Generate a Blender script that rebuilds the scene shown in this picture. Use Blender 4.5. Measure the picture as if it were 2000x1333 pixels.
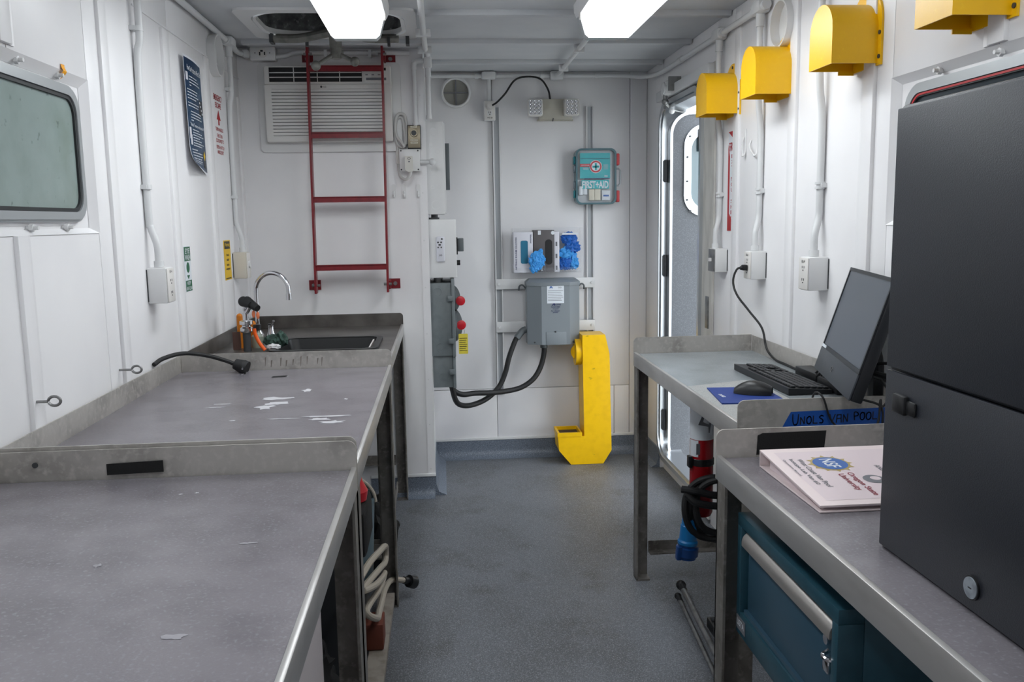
import bpy, bmesh, math, random
from mathutils import Vector, Matrix
random.seed(7)
for o in list(bpy.data.objects): bpy.data.objects.remove(o)
SC = bpy.context.scene
COL = SC.collection
# ------------------------------------------------------------------ camera
F_PX = 1697.8
RW = ((0.9965524, -0.02709294, 0.07841734), (-0.08140657, -0.13693748, 0.987229), (-0.01600866, -0.99020912, -0.13867092))
cam = bpy.data.cameras.new('camera'); cam.sensor_width = 36.0; cam.lens = F_PX * 36.0 / 2000.0
cam.clip_start = 0.02; cam.clip_end = 200
co = bpy.data.objects.new('camera', cam); COL.objects.link(co)
M4 = Matrix.Identity(4)
for i in range(3):
    M4[i][0] = RW[i][0]; M4[i][1] = -RW[i][1]; M4[i][2] = -RW[i][2]
M4[2][3] = 1.45
co.matrix_world = M4
SC.camera = co
# ------------------------------------------------------------------ world and exposure
wd = bpy.data.worlds.new('overcast_sky'); SC.world = wd; wd.use_nodes = True
bg = wd.node_tree.nodes['Background']
bg.inputs[0].default_value = (0.88, 0.94, 1.0, 1); bg.inputs[1].default_value = 5.0
SC.view_settings.view_transform = 'Standard'; SC.view_settings.look = 'None'
SC.view_settings.gamma = 1.0; SC.view_settings.use_curve_mapping = False
SC.view_settings.exposure = 0.08
LAMP = 17.0
# ------------------------------------------------------------------ materials
def lin(h):
    def f(c):
        c /= 255.0
        return c / 12.92 if c <= 0.04045 else ((c + 0.055) / 1.055) ** 2.4
    return (f(int(h[0:2], 16)), f(int(h[2:4], 16)), f(int(h[4:6], 16)), 1)
MATS = {}
def mat(name, col, rough=0.5, metal=0.0, var=None, bump=None, alpha=None, emit=None, trans=None, coat=0, spec=None):
    m = bpy.data.materials.new(name); m.use_nodes = True
    nt = m.node_tree; b = nt.nodes['Principled BSDF']
    c = lin(col)
    b.inputs['Base Color'].default_value = c
    b.inputs['Roughness'].default_value = rough; b.inputs['Metallic'].default_value = metal
    if spec is not None: b.inputs['Specular IOR Level'].default_value = spec
    if coat: b.inputs['Coat Weight'].default_value = coat
    if alpha is not None: b.inputs['Alpha'].default_value = alpha
    if trans is not None: b.inputs['Transmission Weight'].default_value = trans
    if emit: b.inputs['Emission Color'].default_value = lin(emit[0]); b.inputs['Emission Strength'].default_value = emit[1]
    if var or bump:
        tc = nt.nodes.new('ShaderNodeTexCoord')
    if var:   # list of (scale, colour, lo, hi, stretch)
        prev = None
        for k, (sc, c2, lo, hi, st) in enumerate(var):
            mp = nt.nodes.new('ShaderNodeMapping'); mp.inputs['Scale'].default_value = st
            nz = nt.nodes.new('ShaderNodeTexNoise'); nz.inputs['Scale'].default_value = sc; nz.inputs['Detail'].default_value = 5
            rp = nt.nodes.new('ShaderNodeMapRange'); rp.inputs[1].default_value = lo; rp.inputs[2].default_value = hi
            mx = nt.nodes.new('ShaderNodeMix'); mx.data_type = 'RGBA'
            nt.links.new(tc.outputs['Object'], mp.inputs[0]); nt.links.new(mp.outputs[0], nz.inputs[0])
            nt.links.new(nz.outputs[0], rp.inputs[0]); nt.links.new(rp.outputs[0], mx.inputs[0])
            if prev: nt.links.new(prev, mx.inputs[6])
            else: mx.inputs[6].default_value = c
            mx.inputs[7].default_value = lin(c2)
            prev = mx.outputs[2]
        nt.links.new(prev, b.inputs['Base Color'])
    if bump:
        sc, st, stretch = bump
        mp = nt.nodes.new('ShaderNodeMapping'); mp.inputs['Scale'].default_value = stretch
        nz = nt.nodes.new('ShaderNodeTexNoise'); nz.inputs['Scale'].default_value = sc; nz.inputs['Detail'].default_value = 3
        bp = nt.nodes.new('ShaderNodeBump'); bp.inputs['Strength'].default_value = st; bp.inputs['Distance'].default_value = 0.002
        nt.links.new(tc.outputs['Object'], mp.inputs[0]); nt.links.new(mp.outputs[0], nz.inputs[0])
        nt.links.new(nz.outputs[0], bp.inputs['Height']); nt.links.new(bp.outputs[0], b.inputs['Normal'])
    MATS[name] = m
    return m
U1 = (1, 1, 1)
mat('white_wall', 'ecebec', 0.38, var=[(3, 'e5e4e6', .4, .75, U1)], bump=(25, .06, U1))
mat('white_ceiling', 'c9cbce', 0.5, var=[(4, 'bfc2c6', .4, .7, U1)], bump=(40, .08, U1))
mat('white_paint', 'dddddd', 0.35)
mat('white_pipe', 'd4d5d6', 0.4)
mat('white_plastic', 'dddad6', 0.4)
mat('beige_box', 'cfcac0', 0.45)
mat('offwhite', 'd0cdc6', 0.42)
mat('floor_vinyl', '696c72', 0.5, var=[(2.6, '5b5d60', .44, .62, (1, .7, 1)), (5, '525354', .55, .70, U1), (260, '8a8d93', .50, .64, U1), (200, '464950', .54, .68, U1)], bump=(300, .15, U1))
mat('cove_vinyl', '626a76', 0.42, var=[(260, '8c95a2', .50, .64, U1), (200, '4f5865', .54, .68, U1)])
mat('bench_mat', '7a767b', 0.22, var=[(9, '6a666b', .4, .7, U1), (160, '85838a', .55, .75, U1)], bump=(210, .22, (1, 2.2, 1)))
mat('bench_mat_pale', '8b9194', 0.26, var=[(9, '7f8588', .4, .7, U1), (160, '989ea1', .55, .75, U1)], bump=(210, .15, (1, 2.2, 1)))
mat('bench_steel', 'b3afaa', 0.42, 0.35, var=[(10, '96928d', .45, .7, U1), (60, 'bcb8b3', .5, .7, U1)], bump=(120, .1, U1))
mat('bench_edge', 'b9b7b5', 0.36, 0.5, var=[(14, 'a09e9c', .45, .75, (1, .3, 1))], bump=(140, .1, (1, .1, 1)))
mat('rusty_steel', '84807b', 0.5, 0.3, var=[(12, '625d57', .45, .7, U1), (55, '96928d', .55, .75, U1)], bump=(110, .15, U1))
mat('sink_steel', '74706c', 0.36, 0.6, var=[(8, '575350', .42, .7, U1)], bump=(160, .08, (1, 6, 1)))
mat('chrome', 'd8d8dc', 0.12, 1.0)
mat('dull_metal', '8e8e8e', 0.4, 0.85, var=[(30, '737373', .45, .7, U1)])
mat('cast_metal', '85847f', 0.55, 0.45, var=[(25, '6a6a66', .45, .7, U1)], bump=(90, .2, U1))
mat('hatch_dark', '68696a', 0.5, 0.1, var=[(22, '3c3d3e', .4, .62, U1), (50, '8c8d8e', .58, .7, U1)])
mat('aluminium', 'c8ccd0', 0.28, 0.9)
mat('black_plastic', '17181a', 0.4)
mat('black_rubber', '141416', 0.6)
mat('black_matte', '0b0b0c', 0.8, bump=(300, .3, U1))
mat('dark_grey', '3b3d40', 0.5)
mat('black_enclosure', '24272e', 0.42, var=[(500, '2d313a', .5, .7, U1)], bump=(520, .18, U1))
mat('yellow_paint', 'f4bd00', 0.34, var=[(6, 'eab200', .45, .75, U1), (70, 'f8c818', .62, .78, U1)], bump=(160, .08, U1))
mat('yellow_scuffed', 'fdc800', 0.36, var=[(24, 'f4bf00', .45, .75, U1), (17, 'c89d10', .70, .75, (1, 1, 2.5))], bump=(160, .06, U1))
mat('red_paint', '7c0f1c', 0.4, var=[(30, '6a0c17', .45, .7, U1)])
mat('red_bright', 'c41f2c', 0.35)
mat('red_extinguisher', '9c0d18', 0.25)
mat('red_clip', 'cf4448', 0.4)
mat('red_print', 'b0161f', 0.5)
mat('grey_enclosure', '72797b', 0.42, var=[(30, '6a7174', .45, .7, U1)], bump=(250, .1, U1))
mat('grey_transformer', '858c91', 0.42, bump=(250, .08, U1))
mat('grey_dark_box', '5c6265', 0.45)
mat('strut_steel', 'aeb2b6', 0.42, 0.3)
mat('grille_dark', '121315', 0.6)
mat('ac_white', 'd9d8d5', 0.4)
mat('vent_screen', '97968f', 0.6, bump=(300, .4, U1))
mat('pane_green', '93a29f', 0.22, var=[(6, '86958f', .45, .7, U1), (38, '6f7c7a', .66, .74, U1)], bump=(350, .12, U1))
mat('pane_dark', '3a4146', 0.1)
mat('gasket', '2a2c2e', 0.6)
mat('window_metal', 'b9bdbf', 0.35, 0.5)
mat('door_metal', '4c4f54', 0.5, 0.0, var=[(300, '5e6167', .5, .65, U1), (6, '44474b', .45, .7, U1)], bump=(300, .3, U1))
mat('door_flange', 'cbc9c3', 0.5, 0.0, var=[(18, 'b3b1ab', .45, .7, (1, 1, .3))])
mat('door_glass', '51646a', 0.08, spec=.7)
mat('poster_blue', '14304f', 0.35, var=[(3, '1a4d70', .45, .7, (1, 1, .6))])
mat('poster_paper', 'e6e8ee', 0.5)
mat('print_white', 'dfe4ea', 0.5)
mat('print_black', '17171a', 0.5)
mat('print_grey', '6f7076', 0.5)
mat('print_navy', '232c5c', 0.5)
mat('sign_green', '12603f', 0.45)
mat('sign_yellow', 'e8bd12', 0.45)
mat('tape_orange', 'f0a400', 0.5)
mat('tape_blue', '0f4b9c', 0.5, bump=(300, .2, U1))
mat('glove_blue', '3a98e2', 0.5, bump=(60, .3, U1))
mat('glove_deep', '1560b8', 0.45, bump=(60, .3, U1))
mat('box_teal', '1a6d8c', 0.5)
mat('carton_white', 'd6d6de', 0.5)
mat('carton_grey', '5a5658', 0.5)
mat('acrylic', 'e6ebf0', 0.06, alpha=.05)
mat('clear_case', '8fa0ad', 0.15, alpha=.5)
mat('kit_rim', '4d6f78', 0.3)
mat('teal', '08b2ba', 0.4)
mat('teal_dark', '0d7f8c', 0.4)
mat('cream', 'd8d2c0', 0.5)
mat('tag_yellow', 'e6d34a', 0.5)
mat('beige_lamp', 'b9b5a9', 0.45)
mat('led_clear', 'e4e6e8', 0.12, 0.6)
mat('cord_white', 'c6c5c3', 0.45)
mat('meter_gold', '9a907c', 0.35, 0.6)
mat('screen', '50565f', 0.28, bump=(600, .1, U1))
mat('monitor_black', '202226', 0.38)
mat('monitor_chin', '3c4046', 0.4)
mat('key_black', '1f2023', 0.45)
mat('mousepad', '12337f', 0.6)
mat('blue_cabinet', '29505f', 0.36, var=[(40, '264a58', .45, .7, U1)], bump=(200, .05, U1))
mat('blue_cabinet_face', '345366', 0.36)
mat('handle_alu', 'b0aca8', 0.35, 0.6)
mat('binder_white', 'e2d2d2', 0.3)
mat('binder_paper', 'd8c8cc', 0.35)
mat('nsf_blue', '2f5fa6', 0.4)
mat('nsf_gold', 'b09a5c', 0.4)
mat('maroon_print', '8a3040', 0.5)
mat('blue_plug', '1273b4', 0.4)
mat('blue_plug_dark', '0d3f7c', 0.4)
mat('orange_hose', 'e65a10', 0.4)
mat('orange_tube', 'd27a12', 0.45)
mat('orange_cap', 'd8774e', 0.5)
mat('copper_plate', '5f443c', 0.5)
mat('green_rag', '3f5a50', 0.8, var=[(40, '273a34', .45, .6, U1)], bump=(60, .8, U1))
mat('bottle_glass', '9aa294', 0.15, alpha=.75)
mat('paint_chip', 'bfbec2', 0.5)
mat('lock_metal', '9aa2aa', 0.5, 0.2, var=[(60, '7f868d', .45, .65, U1)])
mat('stain', '78716a', 0.5)
mat('film_grey', 'a7a8a6', 0.5, var=[(400, '85878a', .5, .6, U1)])
mat('worn_mark', '97949a', 0.45)
mat('bucket_grey', '5d7078', 0.4)
mat('hose_white', 'b3aa9c', 0.45)
mat('wood_red', '6d3424', 0.6)
mat('rail_beige', '9b938a', 0.55, var=[(20, '7d756b', .45, .7, U1)])
mat('brown_ply_and_shade', '4a3a32', 0.65)  # plywood crate, and the painted shade in the duct mouth
mat('under_panel', 'c7bfc1', 0.45)
mat('asphalt', 'b9b9b4', 0.8, var=[(20, 'a5a5a0', .45, .7, U1)])
def lampmat(name, LAMP):
    m = bpy.data.materials.new(name); m.use_nodes = True
    b = m.node_tree.nodes['Principled BSDF']
    b.inputs['Base Color'].default_value = (.9, .92, .95, 1); b.inputs['Roughness'].default_value = .35
    b.inputs['Emission Color'].default_value = (0.93, 0.975, 1.0, 1); b.inputs['Emission Strength'].default_value = LAMP
    MATS[name] = m
lampmat('lamp_lens', LAMP); lampmat('lamp_lens_fill', LAMP * .72); lampmat('lens_side', LAMP * .22)  # dimmer lens belongs to the added fill lights, not to aged ones
mat('lens_end', 'b4b8b9', 0.25)
# ------------------------------------------------------------------ mesh builder
def rr(u0, u1, v0, v1, r, n=6):
    p = []
    for (cx, cy, a) in ((u1 - r, v1 - r, 0), (u0 + r, v1 - r, 90), (u0 + r, v0 + r, 180), (u1 - r, v0 + r, 270)):
        for k in range(n + 1):
            t = math.radians(a + 90.0 * k / n); p.append((cx + r * math.cos(t), cy + r * math.sin(t)))
    return p
def ell(cu, cv, ru, rv, n=24):
    return [(cu + ru * math.cos(2 * math.pi * k / n), cv + rv * math.sin(2 * math.pi * k / n)) for k in range(n)]
def ax3(axis, a, p):
    return {'x': (a, p[0], p[1]), 'y': (p[0], a, p[1]), 'z': (p[0], p[1], a)}[axis]
def spline(pts, n=8):
    P = [Vector(p) for p in pts]
    if len(P) < 3: return P
    Q = [P[0] * 2 - P[1]] + P + [P[-1] * 2 - P[-2]]
    out = []
    for i in range(1, len(Q) - 2):
        a, b, c, d = Q[i - 1], Q[i], Q[i + 1], Q[i + 2]
        for k in range(n):
            t = k / n
            out.append(0.5 * ((2 * b) + (c - a) * t + (2 * a - 5 * b + 4 * c - d) * t * t + (3 * b - a - 3 * c + d) * t ** 3))
    out.append(P[-1])
    return out
class MB:
    def __init__(s): s.bm = bmesh.new()
    def box(s, x0, x1, y0, y1, z0, z1, bev=0.0, seg=2):
        r = bmesh.ops.create_cube(s.bm, size=1.0); vs = r['verts']
        for v in vs: v.co = Vector(((x0 + x1) / 2 + v.co.x * (x1 - x0), (y0 + y1) / 2 + v.co.y * (y1 - y0), (z0 + z1) / 2 + v.co.z * (z1 - z0)))
        if bev:
            es = list({e for v in vs for e in v.link_edges})
            bmesh.ops.bevel(s.bm, geom=es, offset=bev, segments=seg, affect='EDGES', profile=0.5)
        return s
    def cyl(s, p0, p1, r, seg=16, r2=None):
        p0 = Vector(p0); p1 = Vector(p1); d = p1 - p0
        m = Matrix.Translation((p0 + p1) / 2) @ d.to_track_quat('Z', 'Y').to_matrix().to_4x4()
        bmesh.ops.create_cone(s.bm, cap_ends=True, segments=seg, radius1=r, radius2=r if r2 is None else r2, depth=d.length, matrix=m)
        return s
    def sph(s, c, r, sc=(1, 1, 1), seg=14):
        m = Matrix.Translation(c) @ Matrix.Diagonal((sc[0], sc[1], sc[2], 1))
        bmesh.ops.create_uvsphere(s.bm, u_segments=seg, v_segments=max(6, seg // 2 + 2), radius=r, matrix=m); return s
    def tube(s, pts, r, seg=9, n=8, raw=False):
        P = [Vector(p) for p in pts] if raw else spline(pts, n)
        rings = []; up = None
        for i, p in enumerate(P):
            t = (P[min(i + 1, len(P) - 1)] - P[max(i - 1, 0)]).normalized()
            if up is None:
                up = t.orthogonal().normalized()
            up = (up - t * up.dot(t))
            up = up.normalized() if up.length > 1e-6 else t.orthogonal().normalized()
            w = t.cross(up)
            rr_ = r(i / (len(P) - 1)) if callable(r) else r
            rings.append([s.bm.verts.new(p + (up * math.cos(2 * math.pi * k / seg) + w * math.sin(2 * math.pi * k / seg)) * rr_) for k in range(seg)])
        for a, b in zip(rings, rings[1:]):
            for k in range(seg):
                s.bm.faces.new((a[k], a[(k + 1) % seg], b[(k + 1) % seg], b[k]))
        s.bm.faces.new(rings[0][::-1]); s.bm.faces.new(rings[-1]); return s
    def prism(s, poly, axis, a0, a1):
        A = [s.bm.verts.new(ax3(axis, a0, p)) for p in poly]; B = [s.bm.verts.new(ax3(axis, a1, p)) for p in poly]
        s.bm.faces.new(A); s.bm.faces.new(B[::-1]); n = len(poly)
        for k in range(n): s.bm.faces.new((A[k], B[k], B[(k + 1) % n], A[(k + 1) % n]))
        return s
    def ring(s, po, pi, axis, a0, a1, pi1=None):
        pi1 = pi1 or pi
        n = len(po)
        V = [[s.bm.verts.new(ax3(axis, a, p)) for p in q] for a, q in ((a0, po), (a1, po), (a1, pi1), (a0, pi))]
        for k in range(n):
            j = (k + 1) % n
            for a in range(4):
                b = (a + 1) % 4; s.bm.faces.new((V[a][k], V[a][j], V[b][j], V[b][k]))
        return s
    def lathe(s, prof, c, axis='z', seg=20):
        rings = []
        for (r, h) in prof:
            ring = []
            for k in range(seg):
                a = 2 * math.pi * k / seg; u = r * math.cos(a); v = r * math.sin(a)
                d = {'z': (u, v, h), 'x': (h, u, v), 'y': (u, h, v)}[axis]
                ring.append(s.bm.verts.new(Vector(c) + Vector(d)))
            rings.append(ring)
        for a, b in zip(rings, rings[1:]):
            for k in range(seg): s.bm.faces.new((a[k], a[(k + 1) % seg], b[(k + 1) % seg], b[k]))
        if prof[0][0] > 1e-5: s.bm.faces.new(rings[0][::-1])
        if prof[-1][0] > 1e-5: s.bm.faces.new(rings[-1])
        return s
    def quadgrid(s, f, nu, nv):
        G = [[s.bm.verts.new(f(i / nu, j / nv)) for j in range(nv + 1)] for i in range(nu + 1)]
        for i in range(nu):
            for j in range(nv): s.bm.faces.new((G[i][j], G[i + 1][j], G[i + 1][j + 1], G[i][j + 1]))
        return s
    def blob(s, c, r, amp, sc=(1, 1, 1), seed=0, sub=3, freq=3.0):
        from mathutils import noise
        rv = bmesh.ops.create_icosphere(s.bm, subdivisions=sub, radius=1.0)['verts']
        for v in rv:
            n = v.co.normalized()
            d = 1 + amp * noise.noise(n * freq + Vector((seed, seed * 2.1, 0))) + amp * .6 * noise.noise(n * freq * 2.6 + Vector((0, seed, 3)))
            v.co = Vector(c) + Vector((n.x * sc[0], n.y * sc[1], n.z * sc[2])) * r * d
        return s
    def build(s, name, m, parent=None, angle=32, xf=None, recalc=True):
        if recalc: bmesh.ops.recalc_face_normals(s.bm, faces=s.bm.faces)
        me = bpy.data.meshes.new(name)
        for f in s.bm.faces: f.smooth = True
        s.bm.to_mesh(me); s.bm.free()
        if xf is not None: me.transform(xf)
        me.set_sharp_from_angle(angle=math.radians(angle))
        me.materials.append(MATS[m])
        return link(name, me, parent)
def link(name, me, parent=None):
    o = bpy.data.objects.new(name, me); COL.objects.link(o)
    if parent is not None:
        o.parent = parent; o.matrix_parent_inverse = WM[parent.name].inverted()
        WM[o.name] = Matrix.Identity(4)
    else:
        xs = [v.co for v in me.vertices]
        c = Vector(((min(v.x for v in xs) + max(v.x for v in xs)) / 2, (min(v.y for v in xs) + max(v.y for v in xs)) / 2, min(v.z for v in xs)))
        me.transform(Matrix.Translation(-c)); o.location = c
        WM[o.name] = Matrix.Translation(c)
    return o
WM = {}
def thing(name, label, cat, loc=(0, 0, 0), group=None):
    o = bpy.data.objects.new(name, None); COL.objects.link(o); o.empty_display_size = .05
    o.location = loc; WM[o.name] = Matrix.Translation(loc)
    return tag(o, label, cat, group)
def tag(o, label, cat, group=None):
    o['label'] = label; o['category'] = cat
    if group: o['group'] = group
    return o
def struct(o, label=None):
    o['kind'] = 'structure'
    if label: o['label'] = label
    return o
def copy_tree(src, off, label, group=None):
    r = src.copy(); COL.objects.link(r); r.location = src.location + Vector(off); r['label'] = label
    if group: r['group'] = group
    for ch in [o for o in bpy.data.objects if o.parent == src]:
        c = ch.copy(); COL.objects.link(c); c.parent = r; c.matrix_parent_inverse = ch.matrix_parent_inverse
        for g in [o for o in bpy.data.objects if o.parent == ch]:
            d = g.copy(); COL.objects.link(d); d.parent = c; d.matrix_parent_inverse = g.matrix_parent_inverse
    return r
def bx(name, m, parent, *a, bev=0.0):
    return MB().box(*a, bev=bev).build(name, m, parent)
def txt(s, org, right, up, h, m, parent, name='lettering', w=None, align='CENTER', ext=.0004, shear=0.0, bold=.014):
    cu = bpy.data.curves.new('t', 'FONT'); cu.body = s; cu.align_x = align; cu.align_y = 'CENTER'; cu.size = 1.0
    cu.shear = shear; cu.offset = bold
    to = bpy.data.objects.new('t', cu); COL.objects.link(to)
    dg = bpy.context.evaluated_depsgraph_get()
    me = bpy.data.meshes.new_from_object(to.evaluated_get(dg))
    bpy.data.objects.remove(to); bpy.data.curves.remove(cu)
    if not me.vertices: return None
    xs = [v.co.x for v in me.vertices]; ys = [v.co.y for v in me.vertices]
    sy = h / max(1e-6, (max(ys) - min(ys))); sx = sy if w is None else w / max(1e-6, (max(xs) - min(xs)))
    R = Vector(right).normalized(); Uv = Vector(up).normalized(); N = R.cross(Uv)
    yc = (max(ys) + min(ys)) / 2; xc = (max(xs) + min(xs)) / 2 if align == 'CENTER' else min(xs)
    O = Vector(org)
    for v in me.vertices:
        v.co = O + R * ((v.co.x - xc) * sx) + Uv * ((v.co.y - yc) * sy) + N * ext
    me.materials.clear(); me.materials.append(MATS[m]); me.name = name
    return link(name, me, parent)
XL, XR, YB, YP, ZC = -0.97, 1.24, 5.21, 4.49, 2.30
PX = -0.065
Y0 = -0.65
# ================================================================== STRUCTURE
fl = struct(bx('floor', 'floor_vinyl', None, -1.02, 1.32, Y0 - .06, 5.27, -.06, 0))
bx('seam', 'print_grey', fl, -.19, 1.2, 3.286, 3.2885, -.0004, .0003)
# left wall with panels and battens
wl = struct(bx('wall_left', 'white_wall', None, -1.05, -.99, Y0 - .06, 4.60, 0, ZC + .06))
def pan(parent, x0, x1, y0, y1, z0, z1): return bx('panel', 'white_wall', parent, x0, x1, y0, y1, z0, z1, bev=.0015)
pan(wl, -.9905, XL, 2.586, 2.757, 0, ZC - .001)
pan(wl, -.9905, XL, 2.762, 3.367, 0, ZC - .001)
pan(wl, -.9905, XL, 3.371, 3.922, 0, ZC - .001)
pan(wl, -.9905, XL, 3.926, 4.489, 0, ZC - .001)
pan(wl, -.9905, XL, 2.107, 2.583, 0, 1.43)
pan(wl, -.9905, XL, 1.50, 2.103, 0, 1.43)
pan(wl, -.9905, XL, 2.13, 2.583, 1.853, ZC - .001)
pan(wl, -.9905, XL, 1.50, 2.126, 1.853, ZC - .001)
pan(wl, -.9905, XL, Y0, 1.497, 0, ZC - .001)
def batten(parent, side, y0, y1, z0, z1, p=.011, lead=True):
    s = 1 if side < 0 else -1; xw = XL if side < 0 else XR
    m = MB(); xa, xb = sorted((xw - s * .002, xw + s * p)); m.box(xa, xb, y0, y1, z0, z1, bev=.002)
    xa, xb = sorted((xw - s * .002, xw + s * .004)); m.box(xa, xb, y1 - .001, y1 + .022, z0, z1)
    return m.build('batten', 'white_wall', parent)
batten(wl, -1, 2.680, 2.735, .02, ZC - .03)
batten(wl, -1, 3.275, 3.345, .02, 2.14)
batten(wl, -1, 3.84, 3.90, .02, 2.145)
batten(wl, -1, 2.078, 2.130, .02, 1.43)
batten(wl, -1, 2.085, 2.140, 1.862, ZC - .03)
batten(wl, -1, 4.43, 4.475, .02, 2.06, p=.008)
MB().box(-.972, -.966, 3.0, 4.49, 2.150, 2.156).build('panel_lip', 'white_wall', wl)
# recess lining of left window
m = MB(); m.prism([(XL, 1.853), (-.992, 1.835), (-.992, 1.86), (XL, 1.86)], 'y', 1.50, 2.60) if False else None
m = MB()
for v in [((1.52, 1.853), (2.586, 1.853), (2.565, 1.828), (1.54, 1.828)), ((2.586, 1.853), (2.586, 1.430), (2.565, 1.445), (2.565, 1.828)), ((1.52, 1.430), (2.586, 1.430), (2.565, 1.445), (1.54, 1.445))]:
    a, b, c, d = v
    q = [m.bm.verts.new((x, p[0], p[1])) for x, p in ((XL + .002, a), (XL + .002, b), (-.989, c), (-.989, d))]
    m.bm.faces.new(q)
m.build('recess_trim', 'white_wall', wl, recalc=False)
# right wall with door opening
m = MB()
m.box(1.2595, 1.33, Y0 - .06, 4.06, 0, ZC + .06); m.box(1.2595, 1.33, 4.06, 4.83, 2.06, ZC + .06); m.box(1.2595, 1.33, 4.06, 4.83, 0, .09); m.box(1.2595, 1.33, 4.83, 5.27, 0, ZC + .06)
wr = struct(m.build('wall_right', 'white_wall'))
pan(wr, XR, 1.26, 3.073, 3.653, 0, ZC - .001)
pan(wr, XR, 1.26, 3.657, 3.885, 0, ZC - .001)
pan(wr, XR, 1.26, 3.887, 4.84, 2.065, ZC - .001)
pan(wr, XR, 1.26, 4.842, 5.209, 0, ZC - .001)
pan(wr, XR, 1.26, 2.528, 3.068, 0, ZC - .001)
pan(wr, XR, 1.26, 2.355, 2.523, 0, ZC - .001)
pan(wr, XR, 1.26, 1.40, 2.353, 0, 1.42)
pan(wr, XR, 1.26, 1.40, 1.895, 1.815, ZC - .001)
pan(wr, XR, 1.26, 1.898, 2.353, 1.815, ZC - .001)
pan(wr, XR, 1.26, Y0, 1.398, 0, ZC - .001)
def batten_r(y0, y1, z0, z1, p=.012):
    m = MB(); m.box(XR - p, XR + .002, y0, y1, z0, z1, bev=.002); m.box(XR - .005, XR + .002, y1 - .001, y1 + .022, z0, z1)
    return m.build('batten', 'white_wall', wr)
batten_r(2.985, 3.045, .02, ZC - .03); batten_r(2.44, 2.50, .02, ZC - .03); batten_r(3.57, 3.63, .02, ZC - .03, .01); batten_r(1.865, 1.925, 1.818, ZC - .03)
m = MB()
for v in [((1.42, 1.815), (2.356, 1.815), (2.335, 1.795), (1.44, 1.795)), ((2.356, 1.815), (2.356, 1.418), (2.335, 1.435), (2.335, 1.795)), ((1.42, 1.418), (2.356, 1.418), (2.335, 1.435), (1.44, 1.435))]:
    q = [m.bm.verts.new((x, p[0], p[1])) for x, p in zip((XR - .002, XR - .002, 1.259, 1.259), v)]
    m.bm.faces.new(q)
m.build('recess_trim', 'white_wall', wr, recalc=False)
# back wall, panels
wb = struct(bx('wall_back', 'white_wall', None, PX - .02, 1.32, YB + .015, 5.29, 0, ZC + .06))
for a in ((PX, .316, .10, .424), (.319, 1.0395, .10, .424), (PX, .316, .427, ZC - .001), (.319, 1.135, .427, ZC - .001), (1.138, 1.239, .10, ZC - .001), (1.0425, 1.135, .10, .424)):
    pan(wb, a[0], a[1], YB, YB + .016, a[2], a[3])
# partition wall carrying the air conditioner
wp = struct(bx('wall_partition', 'white_wall', None, -1.02, PX, YP, 5.27, 0, ZC - .001))
bx('corner_strip', 'white_wall', wp, -.100, PX + .004, YP - .005, YP + .001, .11, 2.2)
m = MB()
for k in range(9): m.cyl((-.085, YP - .008, .15 + k * .24), (-.085, YP - .004, .15 + k * .24), .004, 8)
m.build('rivets', 'white_paint', wp)
# coves
def cove(name, x0, x1, yw):
    prof = [(yw, .11), (yw - .006, .108), (yw - .007, .07)]
    for k in range(7):
        a = math.radians(k * 15); prof.append((yw - .06 + .052 * math.cos(a) , .055 - .052 * math.sin(a)) if False else (yw - .007 - .05 * (1 - math.cos(a)), .052 - .05 * math.sin(a)))
    prof += [(yw - .06, .001), (yw, .001)]
    return MB().prism(prof, 'x', x0, x1).build(name, 'cove_vinyl', None)
struct(cove('baseboard_back', PX + .007, 1.24, YB))
struct(cove('baseboard_partition', -.40, PX, YP))
m = MB(); prof = [(PX, .11), (PX + .006, .108), (PX + .007, .06), (PX + .02, .02), (PX + .06, .001), (PX, .001)]
m.prism(prof, 'y', YP + .0, YB); struct(m.build('baseboard_partition_side', 'cove_vinyl'))
m = MB(); m.box(PX, 1.24, YB - .011, YB + .001, .108, .125, bev=.003); struct(m.build('trim_1', 'white_paint'))
m = MB(); m.box(-.40, PX + .005, YP - .011, YP - .0055, .108, .125, bev=.002); struct(m.build('trim_2', 'white_paint'))
m = MB(); m.prism([(1.24, .11), (1.234, .108), (1.232, .05), (1.22, .02), (1.19, .001), (1.24, .001)], 'y', 4.85, 5.15)
struct(m.build('baseboard_right', 'cove_vinyl'))
struct(bx('wall_front', 'white_wall', None, -1.02, 1.32, Y0 - .06, Y0, 0, ZC + .06))
# ceiling with the hatch opening
HX0, HX1, HY0, HY1 = -.765, -.125, 3.71, 4.18
m = MB()
m.box(-1.02, HX0, Y0, 5.27, ZC, ZC + .06); m.box(HX1, 1.32, Y0, 5.27, ZC, ZC + .06); m.box(HX0, HX1, Y0, HY0, ZC, ZC + .06); m.box(HX0, HX1, HY1, 5.27, ZC, ZC + .06)
ce = struct(m.build('ceiling', 'white_ceiling'))
def rib(y, x0, x1, w=.045, h=.022): return bx('rib', 'white_ceiling', ce, x0, x1, y, y + w, ZC - h, ZC + .001, bev=.002)
rib(3.69, -.07, 1.235); rib(4.27, -.90, 1.235); rib(4.81, PX, 1.235)
for yy in (3.11, 2.53, 1.95, 1.37, .79, .2): rib(yy, -.93, 1.235)
bx('joint_strip', 'white_ceiling', ce, -.9, -.06, 4.30, 4.48, ZC - .006, ZC + .001)
# outside ground seen under the door
g = struct(bx('ground', 'asphalt', None, 1.34, 30, -20, 30, -.35, -.30))
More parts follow.
